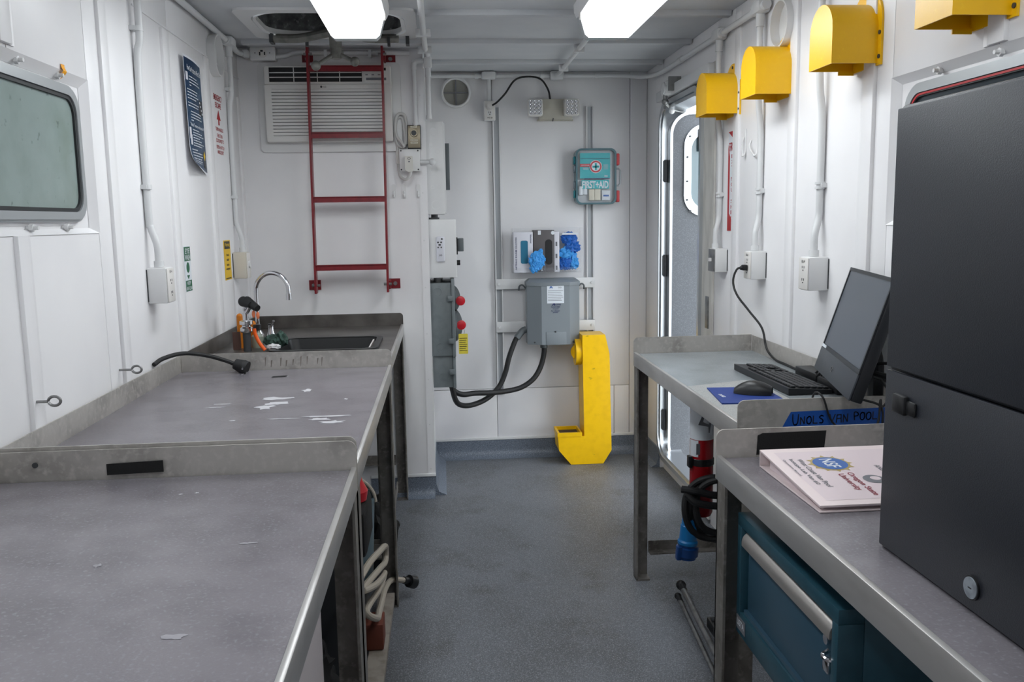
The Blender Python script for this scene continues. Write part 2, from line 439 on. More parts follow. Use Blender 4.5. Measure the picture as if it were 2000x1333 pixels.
# ================================================================== WINDOWS
def window(name, side, y0, y1, z0, z1, pane):
    s = 1 if side < 0 else -1; xb = -.9895 if side < 0 else 1.2595
    def X(d): return xb + s * d
    ro = rr(y0, y1, z0, z1, .065, 8); r1 = rr(y0 + .018, y1 - .018, z0 + .018, z1 - .018, .055, 8)
    r2 = rr(y0 + .026, y1 - .026, z0 + .026, z1 - .026, .05, 8); r3 = rr(y0 + .036, y1 - .036, z0 + .036, z1 - .036, .042, 8)
    w = MB().ring(ro, r1, 'x', X(0), X(.011)).build(name, 'window_metal'); struct(w)
    MB().ring(rr(y0 + .006, y1 - .006, z0 + .006, z1 - .006, .06, 8), r2, 'x', X(.002), X(.016)).build('inner_frame', 'window_metal', w)
    MB().ring(r2, r3, 'x', X(.001), X(.012)).build('gasket', 'gasket', w)
    MB().prism(r3, 'x', X(.001), X(.006)).build('pane', pane, w)
    return w
w1 = window('window_1', -1, 1.78, 2.533, 1.462, 1.822, 'pane_green')
m = MB(); m.box(-.9842, -.9836, 2.14, 2.22, 1.505, 1.508); m.box(-.9842, -.9836, 2.14, 2.22, 1.512, 1.516); m.build('etched_mark', 'print_white', w1)
w2 = window('window_2', 1, 1.48, 2.30, 1.455, 1.785, 'pane_dark')
m = MB(); m.ring(rr(1.508, 2.272, 1.483, 1.757, .05, 8), rr(1.513, 2.267, 1.488, 1.752, .047, 8), 'x', 1.259, 1.246); m.build('red_reflection', 'red_print', w2)  # red ring paints a reflection along the window edge as solid colour
for (wn, xx, s, ys) in ((w1, -.9895, 1, ((2.19, 1.838), (2.41, 1.838), (2.19, 1.448), (2.39, 1.448))), (w2, 1.2595, -1, ((2.14, 1.80), (1.9, 1.80)))):
    for (yy, zz) in ys:
        m = MB(); m.cyl((xx, yy, zz), (xx + s * .028, yy, zz), .005, 10); m.cyl((xx + s * .008, yy, zz), (xx + s * .017, yy, zz), .010, 6)
        m.build('bolt', 'white_paint', wn)
# ================================================================== DOOR
fo = rr(4.035, 4.86, .07, 2.085, .14, 10); fi = rr(4.085, 4.795, .115, 2.025, .11, 10)
d1 = struct(MB().ring(fo, fi, 'x', 1.2385, 1.335).build('door_1', 'white_paint'))
MB().ring(rr(4.045, 4.838, .08, 2.065, .13, 10), rr(4.072, 4.812, .105, 2.04, .12, 10), 'x', 1.215, 1.238).build('frame_bead', 'aluminium', d1)
MB().ring(rr(4.073, 4.811, .103, 2.038, .12, 10), rr(4.09, 4.79, .12, 2.02, .105, 10), 'x', 1.225, 1.335).build('inner_bead', 'aluminium', d1)
bx('jamb_flange', 'door_flange', d1, 1.231, 1.2395, 3.885, 4.065, .02, 2.13)
bx('strike_plate', 'dull_metal', d1, 1.226, 1.232, 3.93, 3.975, .93, 1.08, bev=.002)
# door leaf swung open to 90 degrees, facing the camera
DY = 4.735
lf = MB().prism(rr(1.262, 1.98, .05, 2.005, .11, 10), 'y', DY, DY + .045).build('door_leaf', 'door_metal', d1)
MB().ring(rr(1.255, 1.987, .043, 2.012, .115, 10), rr(1.269, 1.973, .057, 1.998, .105, 10), 'y', DY - .006, DY + .05).build('leaf_edge', 'aluminium', lf)
wo = rr(1.330, 1.72, 1.45, 1.945, .115, 10); wi = rr(1.370, 1.68, 1.492, 1.895, .085, 10)
MB().ring(wo, wi, 'y', DY - .014, DY + .01, ).build('window_ring', 'aluminium', lf)
MB().prism(wi, 'y', DY - .004, DY + .002).build('pane', 'door_glass', lf)
for (xx, zz) in ((1.360, 1.88), (1.347, 1.77), (1.347, 1.64), (1.347, 1.54), (1.366, 1.48)):
    MB().cyl((xx, DY - .018, zz), (xx, DY - .013, zz), .006, 10).build('screw', 'dark_grey', lf)
bx('window_latch', 'black_plastic', lf, 1.405, 1.44, DY - .035, DY - .005, 1.80, 1.92, bev=.006)
for zz in (1.70, 1.18, .72, .30):
    m = MB(); m.cyl((1.245, 4.782, zz - .06), (1.245, 4.782, zz + .06), .010, 12); m.box(1.232, 1.262, 4.779, 4.7895, zz - .055, zz + .055); m.build('hinge', 'dark_grey', d1)
# door closer over the doorway
dc = thing('door_closer', 'white overhead door closer with arm above the open doorway', 'door closer', (1.215, 4.5, 2.06))
bx('track', 'white_pipe', dc, 1.200, 1.2375, 3.9, 4.84, 2.072, 2.125, bev=.006)
bx('body', 'white_paint', dc, 1.17, 1.235, 4.52, 4.62, 2.075, 2.145, bev=.012)
m = MB(); m.cyl((1.165, 4.55, 2.11), (1.235, 4.55, 2.11), .03, 16); m.build('spring_barrel', 'white_pipe', dc)
m = MB(); m.box(1.172, 1.235, 4.46, 4.475, 2.085, 2.155); m.build('bracket', 'dull_metal', dc)
m = MB(); m.cyl((1.185, 4.58, 2.04), (1.185, 4.58, 2.08), .012, 12); m.cyl((1.185, 4.58, 2.04), (1.215, 4.70, 2.03), .008, 10); m.sph((1.185, 4.58, 2.045), .018)
m.build('pivot', 'dull_metal', dc)
m = MB(); m.tube([(1.19, 4.60, 2.04), (1.28, 4.72, 2.02), (1.42, 4.74, 2.005)], .008, 10); m.sph((1.25, 4.69, 2.01), .016); m.build('arm', 'white_paint', dc)
# ================================================================== CEILING LIGHTS
def fixture(cx, y0, y1, label, lens='lamp_lens'):
    t = thing('ceiling_light', label, 'light fixture', (cx, (y0 + y1) / 2, 2.15), 'fluorescent ceiling lights')
    zb, zt = 2.145, 2.277
    MB().prism([(cx - .13, zt), (cx + .13, zt), (cx + .128, zt - .03), (cx + .118, zt - .05), (cx - .118, zt - .05), (cx - .128, zt - .03)], 'y', y0, y1).build('housing', 'white_paint', t)
    MB().prism([(cx - .113, zt - .049), (cx + .113, zt - .049), (cx + .092, zb + .012), (cx + .078, zb), (cx - .078, zb), (cx - .092, zb + .012)], 'y', y0 + .012, y1 - .050).build('diffuser', 'lens_side', t)
    bx('diffuser_face', lens, t, cx - .074, cx + .074, y0 + .03, y1 - .075, zb - .0012, zb + .002)
    for ya, yb, s in ((y0 + .0005, y0 + .0115, 0), (y1 - .0495, y1 - .001, 1)):
        MB().prism([(cx - .114, zt - .049), (cx + .114, zt - .049), (cx + .094, zb + .012), (cx + .079, zb - .001), (cx - .079, zb - .001), (cx - .094, zb + .012)], 'y', ya, yb).build('end_cap', 'lens_end', t)
    for sx in (-1, 1):
        m = MB(); m.box(cx + sx * .115 - .005, cx + sx * .115 + .005, y1 - .1, y1 - .07, zt - .07, zt - .02, bev=.002); m.build('clip', 'white_plastic', t)
    return t
fixture(-.305, 2.32, 3.54, 'fluorescent light lit over the left benches, hanging before the ceiling hatch')
fixture(.672, 2.30, 3.52, 'fluorescent light lit on the right of the ceiling, above the doorway aisle')
fixture(-.305, .45, 1.67, 'added unseen fluorescent light on the left of the ceiling nearest the camera', 'lamp_lens_fill')  # near pair is added out of frame, dimmed, to light the benches
fixture(.672, .45, 1.67, 'added unseen fluorescent light on the right of the ceiling nearest the camera', 'lamp_lens_fill')
# ================================================================== HATCH
ht = thing('ceiling_hatch', 'escape hatch in the ceiling with grey metal handwheel, behind the left light', 'hatch', (-.45, 3.95, 2.12))
ho = rr(HX0 - .045, HX1 + .045, HY0 - .045, HY1 + .045, .05, 8); hi = rr(HX0 + .004, HX1 - .004, HY0 + .004, HY1 - .004, .13, 8)
MB().ring(ho, hi, 'z', ZC - .010, ZC + .002).build('ceiling_plate', 'white_paint', ht)
MB().ring(rr(HX0 + .005, HX1 - .005, HY0 + .005, HY1 - .005, .16, 8), rr(HX0 + .022, HX1 - .022, HY0 + .016, HY1 - .022, .125, 8), 'z', ZC - .009, ZC + .012).build('coaming', 'white_paint', ht)
MB().ring(rr(HX0 + .008, HX1 - .008, HY0 + .008, HY1 - .008, .155, 8), rr(HX0 + .024, HX1 - .024, HY0 + .018, HY1 - .024, .125, 8), 'z', ZC + .0125, ZC + .13).build('inner_lining', 'hatch_dark', ht)
MB().prism(rr(HX0 - .03, HX1 + .03, HY0 - .03, HY1 + .03, .12, 8), 'z', ZC + .13, ZC + .17).build('lid', 'hatch_dark', ht)
m = MB()
for k in range(5): m.tube([(HX0 + .06 + k * .11, HY0 + .05, ZC + .13), (HX0 + .10 + k * .11, HY1 - .05, ZC + .13)], .014, 8)
m.build('lid_ribs', 'cast_metal', ht)
m = MB(); m.tube([(-.72, 4.14, 2.275), (-.60, 4.10, 2.268), (-.433, 4.05, 2.285), (-.30, 4.10, 2.268), (-.17, 4.14, 2.275)], .020, 10); m.cyl((-.433, 3.97, 2.28), (-.433, 4.06, 2.29), .035, 16)
m.build('strongback', 'cast_metal', ht)
m = MB(); m.cyl((-.433, 3.97, 2.17), (-.433, 3.97, 2.43), .018, 16); m.cyl((-.433, 3.97, 2.20), (-.433, 3.97, 2.29), .027, 16); m.build('spindle', 'cast_metal', ht)
m = MB(); m.cyl((-.433, 3.97, 2.155), (-.433, 3.97, 2.215), .024, 16)
hub = m.build('handwheel', 'cast_metal', ht)
for (bxp, byp, bzp) in ((-.515, 3.92, 2.118), (-.352, 3.96, 2.142), (-.428, 4.06, 2.195)):
    m = MB(); m.cyl((-.433, 3.97, 2.18), (bxp, byp, bzp), .010, 10, .008); m.sph((bxp, byp, bzp), .021); m.build('spoke', 'cast_metal', hub)
for (xx, yy) in ((-.735, 4.15), (-.128, 4.19)): bx('latch', 'dark_grey', ht, xx - .008, xx + .008, yy - .03, yy + .03, 2.255, 2.295)
for xx in (-.575, -.21): bx('dog', 'dark_grey', ht, xx - .006, xx + .006, 4.10, 4.13, 2.235, 2.275)
# ================================================================== BENCHES
ZT = .918
def bench(name, label, x0, x1, y0, y1, front, mt='bench_mat', ms='bench_steel', me='bench_edge', legm='rusty_steel', hole=None, ends=(1, 1), midrail=True, railz=.06, extra=0, xrail=.19, rail=True, legs=((0, 0), (0, 1), (1, 0), (1, 1)), foot=0):
    t = thing(name, label, 'bench', ((x0 + x1) / 2, (y0 + y1) / 2, 0))
    xf, xb = (x1, x0) if front > 0 else (x0, x1)
    s = 1 if front > 0 else -1
    def X(d): return xb + s * d                       # distance from the back edge
    D = abs(x1 - x0)
    def B(m, d0, d1, ya, yb, za, zb, bev=0):
        a, b = sorted((X(d0), X(d1))); m.box(a, b, ya, yb, za, zb, bev=bev)
    m = MB()
    if hole:
        hx0, hx1, hy0, hy1 = hole
        m.box(x0 + .004, hx0, y0 + .004, y1 - .004, ZT - .03, ZT); m.box(hx1, x1 - .012, y0 + .004, y1 - .004, ZT - .03, ZT)
        m.box(hx0, hx1, y0 + .004, hy0, ZT - .03, ZT); m.box(hx0, hx1, hy1, y1 - .004, ZT - .03, ZT)
    else: B(m, .004, D - .012, y0 + .004, y1 - .004, ZT - .03, ZT)
    m.build('tabletop', mt, t)
    m = MB(); B(m, D - .0118, D, y0, y1, ZT - .048, ZT + .006, .002); B(m, D - .05, D - .012, y0, y1, ZT - .048, ZT - .04); m.build('front_edge', me, t)
    m = MB(); B(m, 0, .004, y0, y1, ZT - .04, ZT + .062, .001); m.build('back_splash', ms, t)
    def endsplash(ya, yb, up=0):
        zt = ZT + .064 + up; r = .018; P = [(X(.0045), ZT - .048), (X(D - .0002), ZT - .048)]
        for k in range(7):
            a = math.radians(k * 15); P.append((X(D - r + r * math.cos(a)), zt - r + r * math.sin(a)))
        P.append((X(.0045), zt))
        return MB().prism(P, 'y', ya, yb).build('end_splash', ms, t)
    es = [None, None]
    if ends[0]: es[0] = endsplash(y0 - .0045, y0 - .0002, extra)
    if ends[1]: es[1] = endsplash(y1 + .0002, y1 + .0045)
    lw = .055
    for (fx, fy) in legs:
        ya = y0 + .002 if fy == 0 else y1 - lw - .002
        a, b = sorted((X(D - .002) if fx else X(.012), X(D - .002 - lw) if fx else X(.012 + lw)))
        # angle-section leg: two flanges
        m = MB(); xo = X(D - .002) if fx else X(.012)
        xi = xo - s * .006 if fx else xo + s * .006
        c, d = sorted((xo, xi)); m.box(c, d, ya, ya + lw, .004, ZT - .048)
        yo = ya + lw - .006 if fy else ya
        m.box(a, b, yo, yo + .006, .004, ZT - .048)
        m.box(a, b, ya, ya + lw, .0005, .008)
        m.build('leg', legm, t)
    if rail:
     m = MB(); B(m, D - .058, D - .052, y0 + .06, y1 - .06, railz, railz + .045) if not foot else B(m, D - .075, D - .015, y0 + .058, y1 - .058, .035, .06)
    if rail: m.build('floor_rail', 'rail_beige' if foot else legm, t)
    for ya in (y0 + .01, y1 - .05):
        m = MB(); B(m, .07, D - .06, ya, ya + .04, xrail, xrail + .006); B(m, .07, D - .06, ya + (0 if ya < (y0 + y1) / 2 else .036), ya + (.004 if ya < (y0 + y1) / 2 else .04), xrail + .006, xrail + .045); m.build('cross_rail', legm, t)
    return t, es
L1, e = bench('lab_bench', 'grey topped steel bench nearest the camera on the left, black strip on its splash', -.957, -.195, .50, 1.850, 1, foot=1)
L1s = e[1]
L2, e2 = bench('lab_bench', 'grey topped steel bench with white paint chips, between sink bench and nearest left bench', -.957, -.195, 1.866, 3.205, 1, foot=1, extra=.007)
SK, e3 = bench('sink_bench', 'dark steel bench with black sink against the air conditioner wall', -.957, -.205, 3.235, 4.484, 1, mt='sink_steel', ms='sink_steel', hole=(-.715, -.285, 3.60, 4.00), legm='dark_grey' if False else 'rusty_steel', ends=(0, 1))
R2, e4 = bench('lab_bench', 'steel bench on the right carrying keyboard, mouse and monitor', .745, 1.2245, 2.128, 3.335, -1, mt='bench_mat_pale', rail=False, xrail=.105)
R1, e5 = bench('lab_bench', 'steel bench on the right nearest the camera, black cabinet standing on it', .596, 1.2245, .35, 1.832, -1, rail=False)
MB().cyl((-.86, 1.842, .955), (-.86, 1.8445, .955), .006, 12).build('bolt_hole', 'dark_grey', L1)
# paint chips on the second left bench (worn patches), joined flat marks
def chip(cx, cy, lx, ly, seed, par=None):
    m = MB(); rnd = random.Random(seed); n = 14; vs = []
    for k in range(n):
        a = 2 * math.pi * k / n; f = .45 + .6 * rnd.random()
        vs.append(m.bm.verts.new((cx + lx * f * math.cos(a), cy + ly * f * math.sin(a), ZT + .0006)))
    m.bm.faces.new(vs); m.build('paint_chip', 'paint_chip' if par is L2 else 'worn_mark', par, recalc=False)
for a in ((-.525, 2.535, .035, .035, 1), (-.515, 2.66, .055, .03, 2), (-.50, 2.585, .045, .03, 11), (-.44, 2.78, .02, .03, 3), (-.655, 2.60, .035, .008, 4), (-.67, 2.555, .035, .005, 5), (-.33, 2.39, .075, .012, 6), (-.345, 2.355, .04, .02, 7), (-.305, 2.315, .04, .022, 8), (-.44, 2.375, .06, .005, 9), (-.30, 2.62, .008, .01, 10), (-.55, 3.05, .006, .01, 12), (-.58, 2.37, .012, .006, 13)):
    chip(*a, par=L2)
for a in ((-.555, 1.36, .007, .009, 20), (-.36, 1.10, .022, .011, 21), (-.34, 1.43, .02, .005, 23), (-.53, 1.72, .005, .005, 24), (-.50, 1.725, .005, .005, 25)): chip(*a, par=L1)
m = MB(); m.quadgrid(lambda a, b: (-.60 + a * .05, 3.03 + b * .03 + a * .01, ZT + .0006), 1, 1); m.build('scuff', 'black_matte', L2, recalc=False)
rnd = random.Random(12)
for k in range(9):
    xx = -.66 + k * .026 + rnd.random() * .012; z0 = ZT + .004 + rnd.random() * .012; z1 = z0 + .022 + rnd.random() * .02; w = .0012 + rnd.random() * .002
    MB().prism([(xx, z0), (xx + w, z0 + .002), (xx + w * 1.6 + .003, z1), (xx + w * .6, z1 - .002)], 'y', 3.2046, 3.2051).build('drip_stain', 'stain', L2)
# ---- things on the left benches
vs = MB().prism([(-.716, .928), (-.600, .931), (-.600, .956), (-.716, .952)], 'y', 1.8435, 1.8455).build('hook_strip', 'black_matte')
tag(vs, 'black hook-and-loop strip stuck on the splash of the nearest left bench', 'strip')
pc = thing('mains_lead', 'black power cord with three-pin plug hanging over the left bench corner', 'power cord', (-.86, 3.12, .92))
MB().tube([(-.962, 2.94, .99), (-.945, 2.99, 1.003), (-.90, 3.06, 1.008), (-.84, 3.12, .99), (-.78, 3.155, .963), (-.742, 3.165, .943)], .0075, 10).build('cable', 'black_rubber', pc)
m = MB(); m.cyl((-.752, 3.165, .95), (-.722, 3.16, .938), .019, 16, .026); m.cyl((-.724, 3.16, .939), (-.708, 3.157, .933), .026, 16)
pl = m.build('plug', 'black_rubber', pc)
for dx, dz in ((-.722, .925), (-.712, .922), (-.72, .944)): MB().cyl((dx, 3.145, dz), (dx + .004, 3.115, dz - .006), .003, 8).build('pin', 'chrome', pl)
# sink
sk = thing('sink', 'black drop-in sink basin set into the dark steel bench', 'sink', (-.5, 3.8, .72))
MB().ring(rr(-.725, -.275, 3.59, 4.01, .05, 6), rr(-.70, -.30, 3.615, 3.985, .045, 6), 'z', ZT + .0005, ZT + .012).build('rim', 'black_plastic', sk)
m = MB(); a = rr(-.70, -.30, 3.615, 3.985, .045, 6); b = rr(-.66, -.34, 3.65, 3.95, .05, 6); n = len(a)
A = [m.bm.verts.new((p[0], p[1], ZT + .008)) for p in a]; Bv = [m.bm.verts.new((p[0], p[1], .735)) for p in b]
for k in range(n): m.bm.faces.new((A[k], A[(k + 1) % n], Bv[(k + 1) % n], Bv[k]))
m.bm.faces.new(Bv); m.build('basin', 'black_plastic', sk, recalc=False)
bx('divider_edge', 'white_plastic', sk, -.318, -.312, 3.66, 3.94, ZT - .01, ZT + .004)
# faucet
fc = thing('faucet', 'chrome gooseneck faucet rising behind the sink', 'faucet', (-.872, 4.16, ZT))
P = [(-.872, 4.16, ZT), (-.872, 4.16, 1.00), (-.872, 4.16, 1.135)]
for k in range(1, 12):
    a = math.pi * k / 12; P.append((-.795 - .077 * math.cos(a), 4.16 - .02 * k / 12, 1.135 + .085 * math.sin(a)))
P += [(-.718, 4.14, 1.12)]
MB().tube(P, .0105, 12, n=4).build('spout', 'chrome', fc)
MB().cyl((-.718, 4.14, 1.092), (-.718, 4.14, 1.122), .013, 14).build('aerator', 'chrome', fc)
MB().lathe([(.03, 0), (.028, .012), (.016, .03), (.014, .06)], (-.872, 4.16, ZT)).build('base', 'chrome', fc)
for dx in (-.05, .05):
    m = MB(); m.lathe([(.02, 0), (.018, .02), (.012, .04), (.012, .06)], (-.85 + dx, 4.10, ZT)); m.cyl((-.85 + dx, 4.10, ZT + .055), (-.83 + dx, 4.07, ZT + .085), .006, 10); h = m.build('valve', 'chrome', fc)
    MB().cyl((-.85 + dx, 4.10, ZT + .062), (-.85 + dx, 4.10, ZT + .068), .014, 12).build('valve_cap', 'red_bright' if dx < 0 else 'black_plastic', h)
# eyewash sprayer
ey = thing('eyewash_sprayer', 'black and chrome twin-head eyewash sprayer standing beside the faucet', 'eyewash', (-.823, 3.70, ZT))
MB().cyl((-.823, 3.70, ZT), (-.823, 3.70, 1.005), .0165, 18).build('post', 'dark_grey', ey)
m = MB(); m.lathe([(.022, 0), (.026, .006), (.026, .018), (.018, .024), (.018, .03), (.027, .034), (.027, .048), (.014, .052)], (-.823, 3.70, 0.998)); m.build('collar', 'chrome', ey)
m = MB(); m.cyl((-.823, 3.70, 1.040), (-.823, 3.70, 1.080), .012, 14); m.tube([(-.823, 3.70, 1.075), (-.826, 3.70, 1.095), (-.818, 3.69, 1.112)], .009, 10); m.tube([(-.823, 3.70, 1.075), (-.810, 3.69, 1.092), (-.800, 3.68, 1.108)], .009, 10); m.build('fork', 'chrome', ey)
for (a, b) in (((-.828, 3.695, 1.128), (-.79, 3.66, 1.116)), ((-.812, 3.69, 1.128), (-.762, 3.65, 1.102))):
    m = MB(); m.cyl(a, b, .022, 14, .014); m.sph(a, .022); m.build('spray_head', 'black_rubber', ey)
for (cx, cz) in ((-.782, 1.078), (-.765, 1.072)): MB().sph((cx, 3.66, cz), .016, (.45, .3, 1)).build('dust_cap', 'orange_cap', ey)
MB().tube([(-.80, 3.70, 1.010), (-.79, 3.70, 1.000), (-.785, 3.70, 0.985)], .004, 8).build('trigger', 'white_plastic', ey)
tag(MB().tube([(-.787, 3.68, 1.015), (-.785, 3.68, .995), (-.778, 3.68, .975), (-.765, 3.675, .95), (-.745, 3.67, ZT + .006)], .0075, 10).build('orange_hose', 'orange_hose'), 'bright orange hose end drooping beside the eyewash sprayer', 'hose')
for k, (cx, cy, zz) in enumerate(((-.872, 3.80, 1.055), (-.822, 3.82, 1.02))):
    m = MB(); m.cyl((cx, cy, ZT), (cx, cy, zz), .013, 14); m.sph((cx, cy, zz), .013)
    tag(m.build('orange_tube', 'orange_tube'), ('taller' if k == 0 else 'shorter') + ' orange plastic tube upright behind the eyewash sprayer', 'tube')
cp = bx('small_plate', 'copper_plate', None, -.893, -.860, 3.745, 3.749, ZT, .995)
tag(cp, 'small reddish plate standing left of the eyewash sprayer', 'plate')
bt = thing('glass_bottle', 'small glass bottle with black cap beside the sink', 'bottle', (-.80, 3.80, ZT))
MB().lathe([(.024, 0), (.026, .01), (.026, .05), (.012, .066), (.012, .075)], (-.80, 3.80, ZT)).build('body', 'bottle_glass', bt)
MB().cyl((-.80, 3.80, ZT + .075), (-.80, 3.80, ZT + .10), .017, 14).build('cap', 'black_plastic', bt)
m = MB(); m.blob((-.735, 3.80, ZT + .028), .03, .35, (1.3, 1.0, .95), 3); m.blob((-.70, 3.79, ZT + .034), .028, .4, (1, 1.2, 1.2), 5)
tag(m.build('green_hose_fitting', 'green_rag'), 'crumpled dark green wrap lying at the sink corner', 'wrap')
m = MB(); m.blob((-.715, 3.70, ZT + .014), .02, .4, (1.4, 1, .7), 8); tag(m.build('grey_cloth', 'white_pipe'), 'small pale grey cloth lying in front of the green wrap', 'cloth')
# ================================================================== AIR CONDITIONER
ac = thing('air_conditioner', 'white window air conditioner with slatted front behind the red ladder', 'air conditioner', (-.525, 4.44, 1.80))
MB().prism(rr(-.872, -.178, 1.797, 2.228, .025), 'y', YP - .016, YP - .0005).build('mounting_panel', 'white_paint', ac)
AY = YP - .066
MB().box(-.834, -.222, AY + .006, YP - .016, 1.842, 2.206, bev=.008).build('cabinet', 'ac_white', ac)
# front plate with openings
m = MB()
m.box(-.830, -.808, AY, AY + .008, 2.118, 2.203); m.box(-.362, -.226, AY, AY + .008, 2.118, 2.203); m.box(-.808, -.362, AY, AY + .008, 2.118, 2.128); m.box(-.808, -.362, AY, AY + .008, 2.197, 2.203)
m.build('top_fascia', 'ac_white', ac)
bx('outlet_recess', 'grille_dark', ac, -.808, -.362, AY + .004, AY + .0075, 2.128, 2.197)
for zz in (2.150, 2.172): bx('louver', 'ac_white', ac, -.806, -.364, AY, AY + .005, zz - .0022, zz + .0022)
for xx in (-.690, -.577, -.470): bx('louver_divider', 'ac_white', ac, xx - .002, xx + .002, AY - .001, AY + .005, 2.129, 2.196)
cpn = bx('control_panel', 'ac_white', ac, -.350, -.240, AY - .003, AY + .001, 2.130, 2.197, bev=.001)
bx('display', 'black_plastic', cpn, -.30, -.245, AY - .0045, AY - .0025, 2.180, 2.193); bx('nameplate', 'print_grey', cpn, -.342, -.245, AY - .0045, AY - .0025, 2.134, 2.146)
for k in range(3):
    for j in range(2): bx('button', 'print_grey', cpn, -.345 + k * .03, -.333 + k * .03, AY - .0045, AY - .0025, 2.158 + j * .018, 2.162 + j * .018)
m = MB(); m.box(-.832, -.800, AY, AY + .008, 1.845, 2.114); m.box(-.258, -.224, AY, AY + .008, 1.845, 2.114); m.box(-.800, -.258, AY, AY + .008, 1.845, 1.872); m.box(-.800, -.258, AY, AY + .008, 2.094, 2.114)
m.build('front_grille', 'ac_white', ac)
bx('grille_back', 'print_grey', ac, -.800, -.258, AY + .005, AY + .0078, 1.872, 2.094)
for k in range(14):
    z = 1.872 + .222 * (k + .5) / 14
    m = MB(); m.prism([(AY - .0015, z + .0068), (AY + .006, z + .001), (AY + .006, z - .007), (AY - .0015, z - .0050)], 'x', -.800, -.258); m.build('slat', 'ac_white', ac)
MB().cyl((-.560, AY - .001, 2.1045), (-.560, AY + .001, 2.1045), .0055, 14).build('logo_disc', 'dark_grey', ac)
txt('LG', (-.543, AY - .0008, 2.1045), (1, 0, 0), (0, 0, 1), .008, 'dark_grey', ac, 'logo')
# ================================================================== LADDER
ld = thing('ladder', 'dark red steel wall ladder hanging below the ceiling hatch', 'ladder', (-.44, 4.38, 1.09))
RLX = ((-.612, -.624), (-.258, -.270))
for (xt, xb_) in RLX:
    m = MB(); P = [(xt - .005, 2.285), (xt + .005, 2.285), (xb_ + .005, 1.10), (xb_ - .005, 1.10)]
    m.prism(P, 'y', 4.355, 4.405); m.build('rail', 'red_paint', ld)
for k, z in enumerate((2.183, 1.870, 1.562, 1.229)):
    t = (2.285 - z) / 1.185; xa = -.612 - .012 * t + .004; xb_ = -.258 - .012 * t - .004
    m = MB(); m.box(xa, xb_, 4.362, 4.400, z + .006, z + .012); m.box(xa, xb_, 4.362, 4.367, z - .016, z + .008); m.build('rung', 'red_paint', ld)
for (px_, pz, s, bxp) in ((-.612, 2.245, -1, -.63), (-.258, 2.245, 1, -.225), (-.624, 1.135, -1, -.648), (-.270, 1.135, 1, -.238)):
    m = MB(); a, b = sorted((px_ - s * .01, bxp + s * .025)); m.box(a, b, YP - .006, YP - .0005, pz - .025, pz + .025)
    yy = YP - .0005 if True else 0
    m.box(px_ - .004 + s * .008, px_ + .004 + s * .008, 4.39, YP - .004, pz - .022, pz + .022)
    br = m.build('bracket', 'red_paint', ld)
    m = MB(); m.cyl((bxp, YP - .014, pz), (bxp, YP - .005, pz), .010, 12); m.cyl((px_ - .02, 4.38, pz + .005), (px_ + .02, 4.38, pz + .005), .007, 10); m.build('bolt', 'dull_metal', br)
# ================================================================== BOXES AND CONDUIT ON THE PARTITION
ob = thing('outlet_box', 'white outlet box up by the ceiling, left of the ladder top', 'outlet box', (-.835, 4.46, 2.23))
bx('box', 'white_paint', ob, -.895, -.775, YP - .055, YP - .0005, 2.232, 2.296, bev=.004)
MB().cyl((-.835, YP - .058, 2.266), (-.835, YP - .054, 2.266), .022, 20).build('receptacle', 'white_plastic', ob)
for a in ((-.847, 2.262, .003, .008), (-.824, 2.263, .003, .007), (-.838, 2.275, .006, .004)): bx('slot', 'black_plastic', ob, a[0] - a[2], a[0] + a[2], YP - .0595, YP - .0575, a[1] - a[3], a[1] + a[3])
for xx in (-.87, -.80): MB().cyl((xx, YP - .057, 2.266), (xx, YP - .054, 2.266), .003, 8).build('screw', 'dull_metal', ob)
hu = thing('humidistat', 'bronze faced dial control box to the right of the air conditioner', 'dial control', (-.118, 4.46, 1.805))
bx('housing', 'dark_grey', hu, -.152, -.086, YP - .038, YP - .0055, 1.806, 1.923, bev=.002)
bx('faceplate', 'meter_gold', hu, -.149, -.089, YP - .042, YP - .037, 1.811, 1.919, bev=.001)
m = MB(); m.cyl((-.119, YP - .060, 1.882), (-.119, YP - .041, 1.882), .017, 24, .020); kn = m.build('dial', 'meter_gold', hu)
MB().cyl((-.119, YP - .0615, 1.882), (-.119, YP - .0595, 1.882), .013, 24).build('dial_face', 'dark_grey', kn)
for z, w in ((1.913, .032), (1.848, .036), (1.836, .036)):
    bx('label_strip', 'cream', hu, -.119 - w / 2, -.119 + w / 2, YP - .0435, YP - .0415, z - .004, z + .004)
txt('ON/OFF', (-.119, YP - .0436, 1.913), (1, 0, 0), (0, 0, 1), .004, 'print_black', hu)
txt('DEHUMIDIFIER', (-.119, YP - .0436, 1.848), (1, 0, 0), (0, 0, 1), .0035, 'print_black', hu, w=.032)
txt('THERMOSTAT', (-.119, YP - .0436, 1.836), (1, 0, 0), (0, 0, 1), .0035, 'print_black', hu, w=.03)
jb = thing('junction_box', 'white junction box with a plug in it, under the dial control', 'junction box', (-.145, 4.46, 1.695))
bx('box', 'white_plastic', jb, -.190, -.098, YP - .05, YP - .0055, 1.700, 1.800, bev=.004)
bx('cover', 'white_paint', jb, -.195, -.093, YP - .056, YP - .05, 1.696, 1.804, bev=.003)
for xx in (-.186, -.102):
    for zz in (1.704, 1.796): MB().cyl((xx, YP - .0575, zz), (xx, YP - .0555, zz), .004, 10).build('screw', 'dark_grey', jb)
for dx in (0, .012): MB().cyl((-.207 + dx * .6, YP - .03, 1.735), (-.207 + dx * .6, YP - .03, 1.80), .006, 10).build('hinge', 'white_plastic', jb)
pp = thing('power_plug', 'pale grey leakage-protection plug with looped cord of the air conditioner', 'plug', (-.145, 4.42, 1.66))
m = MB(); m.prism([(-.166, 1.768), (-.130, 1.768), (-.127, 1.72), (-.132, 1.692), (-.150, 1.690), (-.166, 1.70)], 'y', YP - .088, YP - .0565); m.build('plug_body', 'offwhite', pp)
